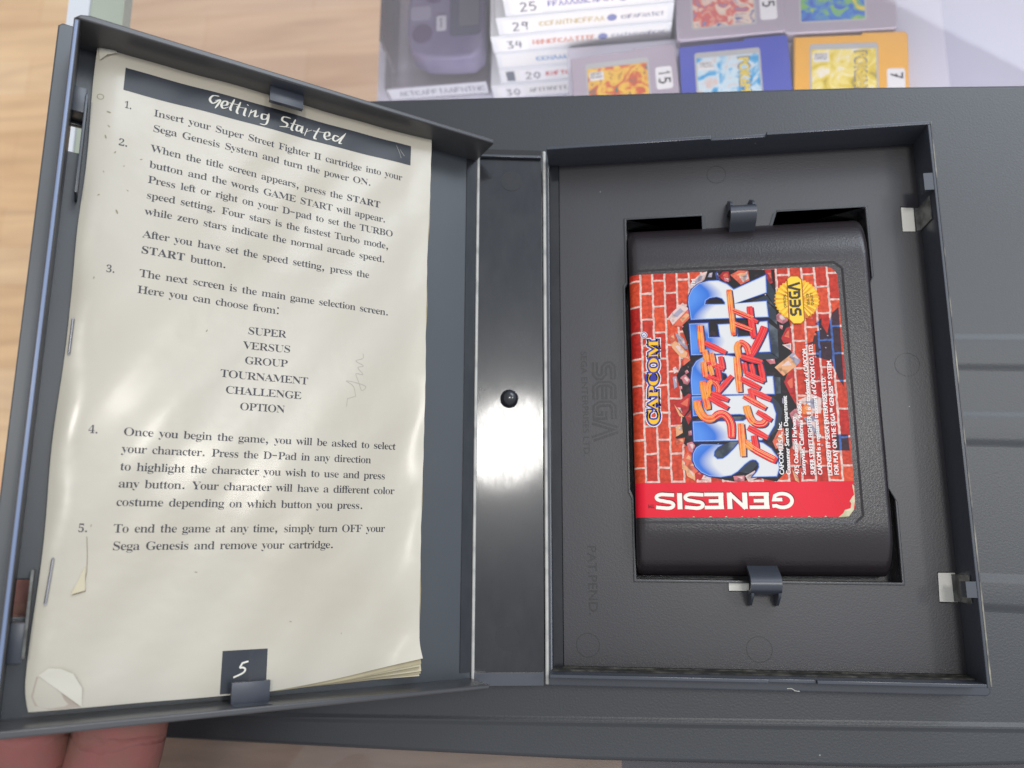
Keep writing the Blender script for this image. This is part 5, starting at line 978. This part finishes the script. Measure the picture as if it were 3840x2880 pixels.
# moulded frame round the label recess
b = MB()
fr = [(CX0 + 0.1, 134.0), (95.5, 134.0), (98.0, 131.8), (98.3, 50.0), (96.0, 47.8), (CX0 + 0.2, 48.3)]
fine = []
for p, q in zip(fr, fr[1:]):
    k_ = max(2, int((Vector(q) - Vector(p)).length / 0.6))
    fine += [(p[0] + (q[0] - p[0]) * i / k_, p[1] + (q[1] - p[1]) * i / k_) for i in range(k_)]
fine.append(fr[-1])
w0, f0 = ribbon(fine, 0.7)
b.add([cm(0.03 if i % 2 else 0.28)(p[0], p[1], 0) for i, p in enumerate(w0)], f0, K['shell'])
b.build('label_frame', shell, 60)
# label
def clip_grid(pts_x, y0f, y1f, n):
    vv = []
    for j in range(n + 1):
        for x in pts_x:
            a, c = y0f(x), y1f(x); vv.append((x, a + (c - a) * j / n))
    m = len(pts_x)
    return vv, [(j * m + i, j * m + i + 1, (j + 1) * m + i + 1, (j + 1) * m + i) for j in range(n) for i in range(m - 1)]
def corner(x, r): return r - math.sqrt(max(0, r * r - max(0, x - (96.4 - r)) ** 2))
lx = [CX0 + 0.02 + 3.4 * (i / 14) ** 2 for i in range(15)] + [31.5 + 64.9 * (i / 40) for i in range(1, 35)] + [96.4 - 4 * (1 - i / 12) ** 2 for i in range(0, 13)]
lx = sorted(set(round(x, 3) for x in lx))
band_y = 60.9
b = MB()
v_, f_ = clip_grid(lx, lambda x: band_y, lambda x: 132.6 - corner(x, 4.0), 20); decal(b, v_, f_, cm(0.06), K['bricks'], False)
v_, f_ = clip_grid(lx, lambda x: 49.7 + corner(x, 4.5), lambda x: band_y, 8); decal(b, v_, f_, cm(0.06), K['band'], False)
label = b.build('label', shell, 60)
b = MB()
for p in L['blue']:
    v_, f_ = curve_mesh([p]); decal(b, v_, f_, cm(0.075), K['bluebricks'])
for p in L['hole']:
    v_, f_ = curve_mesh([p]); decal(b, v_, f_, cm(0.11), K['hole'])
for c, p in L['stones']:
    v_, f_ = curve_mesh([p]); decal(b, v_, f_, cm(0.15), K['st_' + c])
    mx_ = sum(q[0] for q in p) / len(p); my_ = sum(q[1] for q in p) / len(p)
    inner = [(mx_ + (q[0] - mx_) * 0.5 + 0.2, my_ + (q[1] - my_) * 0.5 + 0.15) for q in p[:-1]]
    if len(inner) > 2:
        v_, f_ = curve_mesh([inner]); decal(b, v_, f_, cm(0.19), K[{'red': 'st_brick', 'brick': 'st_tan', 'tan': 'st_pale', 'pink': 'st_pale', 'pale': 'st_grey', 'grey': 'st_pale', 'orange': 'st_tan', 'blueish': 'st_grey'}[c]])
for k_ in range(110):
    a = random.uniform(0, 6.28); rr = random.uniform(0.8, 1.25)
    x, y = 66 + 24 * rr * math.cos(a), 97 + 34 * rr * math.sin(a)
    if x < 44 or x > 92 or y < 63 or y > 131: continue
    s_ = random.uniform(0.15, 0.6)
    p = [(x + s_ * math.cos(t_) * random.uniform(.5, 1), y + s_ * math.sin(t_) * random.uniform(.5, 1)) for t_ in (0, 1.2, 2.5, 3.7, 5)]
    v_, f_ = curve_mesh([p]); decal(b, v_, f_, cm(0.15), K[random.choice(['st_pale', 'st_pink', 'st_red', 'st_brick', 'hole', 'st_grey'])])
b.build('rubble_print', label)
b = MB()
for p in L['side']:
    v_, f_ = curve_mesh([p]); decal(b, v_, f_, cm(0.23), K['side'])
for cs in L['face']:
    for c in cs:
        v_, f_ = ribbon([tuple(q) for q in c], 0.85, True); decal(b, v_, f_, cm(0.27), K['outline'])
    v_, f_ = curve_mesh(cs); decal(b, v_, f_, cm(0.31), K['face'])
    for c in cs:
        v_, f_ = ribbon([tuple(q) for q in c], 0.22, True); decal(b, v_, f_, cm(0.35), K['bevel'])
b.build('block_lettering', label)
b = MB()
rough = lambda t: 1.0 - 0.25 * max(0, t - 0.85) / 0.15 - 0.15 * max(0, 0.1 - t) / 0.1
for c, w, p in L['brush']:
    pts = smooth_line([tuple(q) for q in p], 6) if len(p) > 2 else [tuple(p[0]), tuple((p[0][i] + p[1][i]) / 2 for i in (0, 1)), tuple(p[1])]
    v_, f_ = ribbon([(x + 0.45, y - 0.35) for x, y in pts], w * 1.02, taper=rough); decal(b, v_, f_, cm(0.39), K['shadow'])
for c, w, p in L['brush']:
    pts = smooth_line([tuple(q) for q in p], 6) if len(p) > 2 else [tuple(p[0]), tuple((p[0][i] + p[1][i]) / 2 for i in (0, 1)), tuple(p[1])]
    h_ = len(pts) // 2 if c == 'g' else len(pts)
    seg = [(pts, 'brush_o' if c == 'o' else 'brush_r')] if c != 'g' else [(pts[:h_], 'brush_o'), (pts[h_ - 1:], 'brush_r')]
    for sg, mm_ in seg:
        if len(sg) > 1:
            v_, f_ = ribbon(sg, w, taper=rough); decal(b, v_, f_, cm(0.43), K[mm_])
    for q_ in (-0.28, 0.12, 0.32):
        i0 = 1 if len(pts) > 4 else 0
        sg = pts[i0:len(pts) - i0]
        v_, f_ = ribbon(sg, w * random.uniform(0.05, 0.11), off=w * q_ * random.uniform(0.8, 1.1)); decal(b, v_, f_, cm(0.475), K['brush_hi' if c != 'r' or q_ > 0.4 else 'brush_hot'])
b.build('brush_lettering', label)
# logo reading up the label
b = MB()
run = []; x = 0
for i, chh in enumerate('CAPCOM'):
    a, vs_, fs_, cont = glyph(chh, -6)
    sc_ = 1.14 if i == 0 else 1.0
    run.append((x, sc_, vs_, fs_, cont)); x += a * sc_ * (0.97 if i else 0.92)
c0, c1, c2 = L['capcom']
Lx = c1[1] - c0[1]; sx = Lx / x; cap = 4.75 / 0.68
base_x = lambda y: c0[0] + (c1[0] - c0[0]) * (y - c0[1]) / Lx
def cmap(px, py, sc_, ox): 
    y = c0[1] + (ox + px * sc_) * sx
    return (base_x(y) - py * sc_ * cap + (0.35 if sc_ > 1 else 0), y)
for off, wd, mm_ in ((0.20, 1.75, 'legal'), (0.25, 1.15, 'capblue')):
    for ox, sc_, vs_, fs_, cont in run:
        for c in cont:
            v_, f_ = ribbon([cmap(p[0], p[1], sc_, ox) for p in c], wd, True); decal(b, v_, f_, cm(off), K[mm_])
        v_, f_ = [cmap(q[0], q[1], sc_, ox) for q in vs_], fs_; decal(b, v_, f_, cm(off), K[mm_])
v_, f_ = curve_mesh([circle(base_x(97) - 2.5, 96.1, 2.0)]); decal(b, v_, f_, cm(0.25), K['capblue'])
for ox, sc_, vs_, fs_, cont in run:
    decal(b, [cmap(q[0], q[1], sc_, ox) for q in vs_], fs_, cm(0.30), K['capyel'])
rx, ry = L['reg']
v_, f_ = curve_mesh([circle(rx, ry + 1.0, 1.15)]); decal(b, v_, f_, cm(0.20), K['legal'])
v_, f_ = curve_mesh([circle(rx, ry + 1.0, 0.95, 18), circle(rx, ry + 1.0, 0.72, 18)]); decal(b, v_, f_, cm(0.25), K['capblue'])
sans_line(b, 'R', (rx + 0.45, ry + 0.65), (rx + 0.45, ry + 1.35), 0.95, cm(0.25), K['capblue'])
b.build('logo_lettering', label)
# gold seal
b = MB()
(sxx, syy), sr = L['seal']
pts = [(sxx + (sr if i % 2 else sr * 0.94) * math.cos(2 * math.pi * i / 72), syy + (sr if i % 2 else sr * 0.94) * math.sin(2 * math.pi * i / 72)) for i in range(72)]
v_, f_ = curve_mesh([pts]); decal(b, v_, f_, cm(0.27), K['gold'])
for i in range(0, 24):
    a = 2 * math.pi * i / 24 + random.uniform(-.05, .05); w_ = random.uniform(0.04, 0.1)
    p = [(sxx + sr * q * math.cos(a + k_ * w_), syy + sr * q * math.sin(a + k_ * w_)) for q, k_ in ((0.35, -1), (0.92, -1), (0.92, 1), (0.35, 1))]
    v_, f_ = curve_mesh([p]); decal(b, v_, f_, cm(0.31), K['gold2'])
v_, f_ = ribbon([tuple(q) for q in L['sealbar']], 0.7, True); decal(b, v_, f_, cm(0.36), K['goldedge'])
v_, f_ = curve_mesh([L['sealbar']]); decal(b, v_, f_, cm(0.40), K['gold2'])
sega_mark(b, (85.0 - 0.85, 115.8), (0.0, 1), (-1, 0), 11.4, 3.9, cm(0.45), K['sealink'], None, 0.2)
sans_line(b, 'OFFICIAL', (79.4, 118.8), (79.3, 123.4), 0.8, cm(0.45), K['sealink'])
sans_line(b, 'SEAL OF', (86.8, 119.4), (86.7, 123.4), 0.8, cm(0.45), K['sealink'])
sans_line(b, 'QUALITY', (88.1, 119.3), (88.0, 123.6), 0.8, cm(0.45), K['sealink'])
b.build('gold_seal', label)
b = MB()
for s_, p0, p1 in L['legal']:
    sans_line(b, s_, p0, p1, 1.34, cm(0.52), K['legal'], bold=0.075)
b.build('small_lettering', label); b = MB()
sans_line(b, 'TM', (L['tmtop'][0] + 0.6, L['tmtop'][1] - 0.2), (L['tmtop'][0] + 0.6, L['tmtop'][1] + 2.3), 1.2, cm(0.52), K['legal'], bold=0.05)
b.build('trademark_sign', label)
# word on the red band, upside down, wide strokes
b = MB()
gx0, gx1 = 78.0, 34.4
gy_b, gy_t = 57.5, 52.3   # top of photo is the foot of the letters
def gm(px, py): return (gx0 - px * (gx0 - gx1) / 1732.0, gy_b - py * (gy_b - gy_t))
def arc(cx, cy, rx, ry, a0, a1, n=10): return [(cx + rx * math.cos(math.radians(a0 + (a1 - a0) * i / n)), cy + ry * math.sin(math.radians(a0 + (a1 - a0) * i / n))) for i in range(n + 1)]
hw = 0.2; t2 = hw / 2
def S_(x0, x1):
    cx = (x0 + x1) / 2; r = (x1 - x0) / 2
    return [[(x1 - 8, 1 - t2 - .03)] + arc(cx - r * .25, 0.74, r * .62, 0.20, 70, 270, 12) + arc(cx + r * .25, 0.27, r * .62, 0.20, 90, -110, 12) + [(x0 + 5, t2 + .02)]]
def E_(x0, x1): return [[(x1, 1 - t2), (x0, 1 - t2)], [(x0 + 34, 1), (x0 + 34, 0)], [(x1, t2), (x0, t2)], [(x1 - 55, .5), (x0 + 20, .5)]]
LET = [[[(276, .84)] + arc(150, .5, 118, .42, 48, 318, 22) + [(250, .44), (150, .44)]], E_(310, 555), [[(609, 0), (609, 1)], [(605, .97), (800, .03)], [(798, 0), (798, 1)]], E_(872, 1112), S_(1117, 1367), [[(1422, 0), (1422, 1)]], S_(1487, 1732)]
for off, dx, dy, mm_ in ((0.10, 0.25, 0.28, 'darkred'), (0.16, 0, 0, 'cream')):
    for lt_ in LET:
        for st_ in lt_:
            pts = [gm(*q) for q in st_]
            v_, f_ = ribbon([(p[0] + dx, p[1] + dy) for p in pts], 1.12 if len(st_) != 2 or abs(st_[0][0] - st_[1][0]) > 60 else 1.55); decal(b, v_, f_, cm(off), K[mm_])
sans_line(b, 'TM', (34.0, 53.9), (32.2, 53.9), 1.2, cm(0.10), K['darkred'], bold=0.05)
for k_ in range(5):
    x = 38 + k_ * 12.5
    v_, f_ = ribbon([(x, 60.8), (x + 6.5, 50.0)], 0.14); decal(b, v_, f_, cm(0.075), ink((206, 20, 40)))
b.build('band_lettering', label)
b = MB()
for p in L['wear']:
    v_, f_ = curve_mesh([p]); decal(b, v_, f_, cm(0.10), K['wear'])
for k_ in range(9):
    x = 46 + k_ * 5.1; s_ = random.uniform(0.4, 1.3)
    v_, f_ = curve_mesh([[(x, 49.72), (x + s_, 49.72), (x + s_ * .6, 50.0), (x + s_ * .3, 49.95)]]); decal(b, v_, f_, cm(0.10), K['wear'])
b.build('torn_edge', label)

# ---------------------------------------------------------------- hand that lifts the cover
def skin_mat():
    m = mat('skin', (132, 96, 84), 0.55, 0.35, (260, 0.35, 5), (60, (150, 92, 88), 0.38, 0.66))  # tone darkened, the shade below the lifted cover is put into the skin
    p = m.node_tree.nodes['Principled BSDF']
    n, l = m.node_tree.nodes, m.node_tree.links
    t = n.new('ShaderNodeTexCoord'); wv = n.new('ShaderNodeTexWave'); wv.bands_direction = 'Y'
    wv.inputs['Scale'].default_value = 26; wv.inputs['Distortion'].default_value = 3.5; wv.inputs['Detail'].default_value = 3; wv.inputs['Detail Scale'].default_value = 2.0
    l.new(t.outputs['Object'], wv.inputs['Vector'])
    rp = n.new('ShaderNodeValToRGB'); rp.color_ramp.elements[0].position = 0.0; rp.color_ramp.elements[0].color = (0, 0, 0, 1); rp.color_ramp.elements[1].position = 0.16
    l.new(wv.outputs['Fac'], rp.inputs['Fac'])
    b2 = n.new('ShaderNodeBump'); b2.inputs['Distance'].default_value = 0.0007; b2.inputs['Strength'].default_value = 0.8
    l.new(rp.outputs['Color'], b2.inputs['Height'])
    old = p.inputs['Normal'].links[0].from_socket
    l.new(old, b2.inputs['Normal']); l.new(b2.outputs[0], p.inputs['Normal'])
    p.inputs['Subsurface Weight'].default_value = 0.15
    p.inputs['Subsurface Radius'].default_value = (0.004, 0.0015, 0.0008)
    p.inputs['Subsurface Scale'].default_value = 1.0
    return m
K['skin'] = skin_mat()
chains = {'palm': [(-196, -120, -6, 26, 20), (-184, -92, 6, 30, 22), (-172, -66, 20, 30, 18)],
          'index': [(-146, -62, 24, 15, 13), (-131, -36, 36, 15.5, 12.5), (-118, -12, 47, 15.5, 11.5), (-112, 8, 52, 12.5, 10), (-106, 22, 52, 9, 8)],
          'middle': [(-167, -56, 22, 14, 12), (-150, -30, 38, 15.5, 11.5), (-143, -4, 53, 14.5, 11), (-139, 20, 64, 10, 9.5), (-134, 33, 64, 7, 7)],
          'ring': [(-186, -52, 24, 10, 10), (-176, -22, 48, 10, 9.5), (-166, 6, 66, 9.5, 9), (-157, 26, 70, 8, 8)],
          'little': [(-200, -52, 16, 9, 9), (-196, -26, 38, 8.5, 8.5), (-188, -4, 58, 8, 8), (-180, 12, 66, 6.5, 6.5)],
          'thumb': [(-158, -96, 16, 15, 14), (-126, -84, 26, 13, 12), (-102, -66, 32, 11.5, 11), (-90, -52, 34, 8, 8)]}
vs_, es_, rad = [], [], []
for nm in ('palm', 'index', 'middle', 'ring', 'little', 'thumb'):
    prev = None
    for i, (x, y, z, r1, r2) in enumerate(chains[nm]):
        vs_.append((x * MM, y * MM, z * MM)); rad.append((r1 * MM, r2 * MM)); k_ = len(vs_) - 1
        if prev is None and nm != 'palm': es_.append((1 if nm == 'thumb' else 2, k_))
        elif prev is not None: es_.append((prev, k_))
        prev = k_
me = bpy.data.meshes.new('person'); me.from_pydata(vs_, es_, [])
o = bpy.data.objects.new('tmp_hand', me); COL.objects.link(o)
sk = o.modifiers.new('skin', 'SKIN'); sk.use_smooth_shade = True
for i, d in enumerate(me.skin_vertices[0].data):
    d.radius = rad[i]; d.use_root = (i == 0)
o.modifiers.new('sub', 'SUBSURF').levels = 2
o.modifiers['sub'].render_levels = 2
dg = bpy.context.evaluated_depsgraph_get()
hm = bpy.data.meshes.new_from_object(o.evaluated_get(dg))
bpy.data.objects.remove(o)
hm.materials.clear(); hm.materials.append(K['skin'])
hm.polygons.foreach_set('use_smooth', [True] * len(hm.polygons))
hand = link('person', hm)
tag(hand, 'fingers of a bare hand holding the booklet cover up from below', 'person')
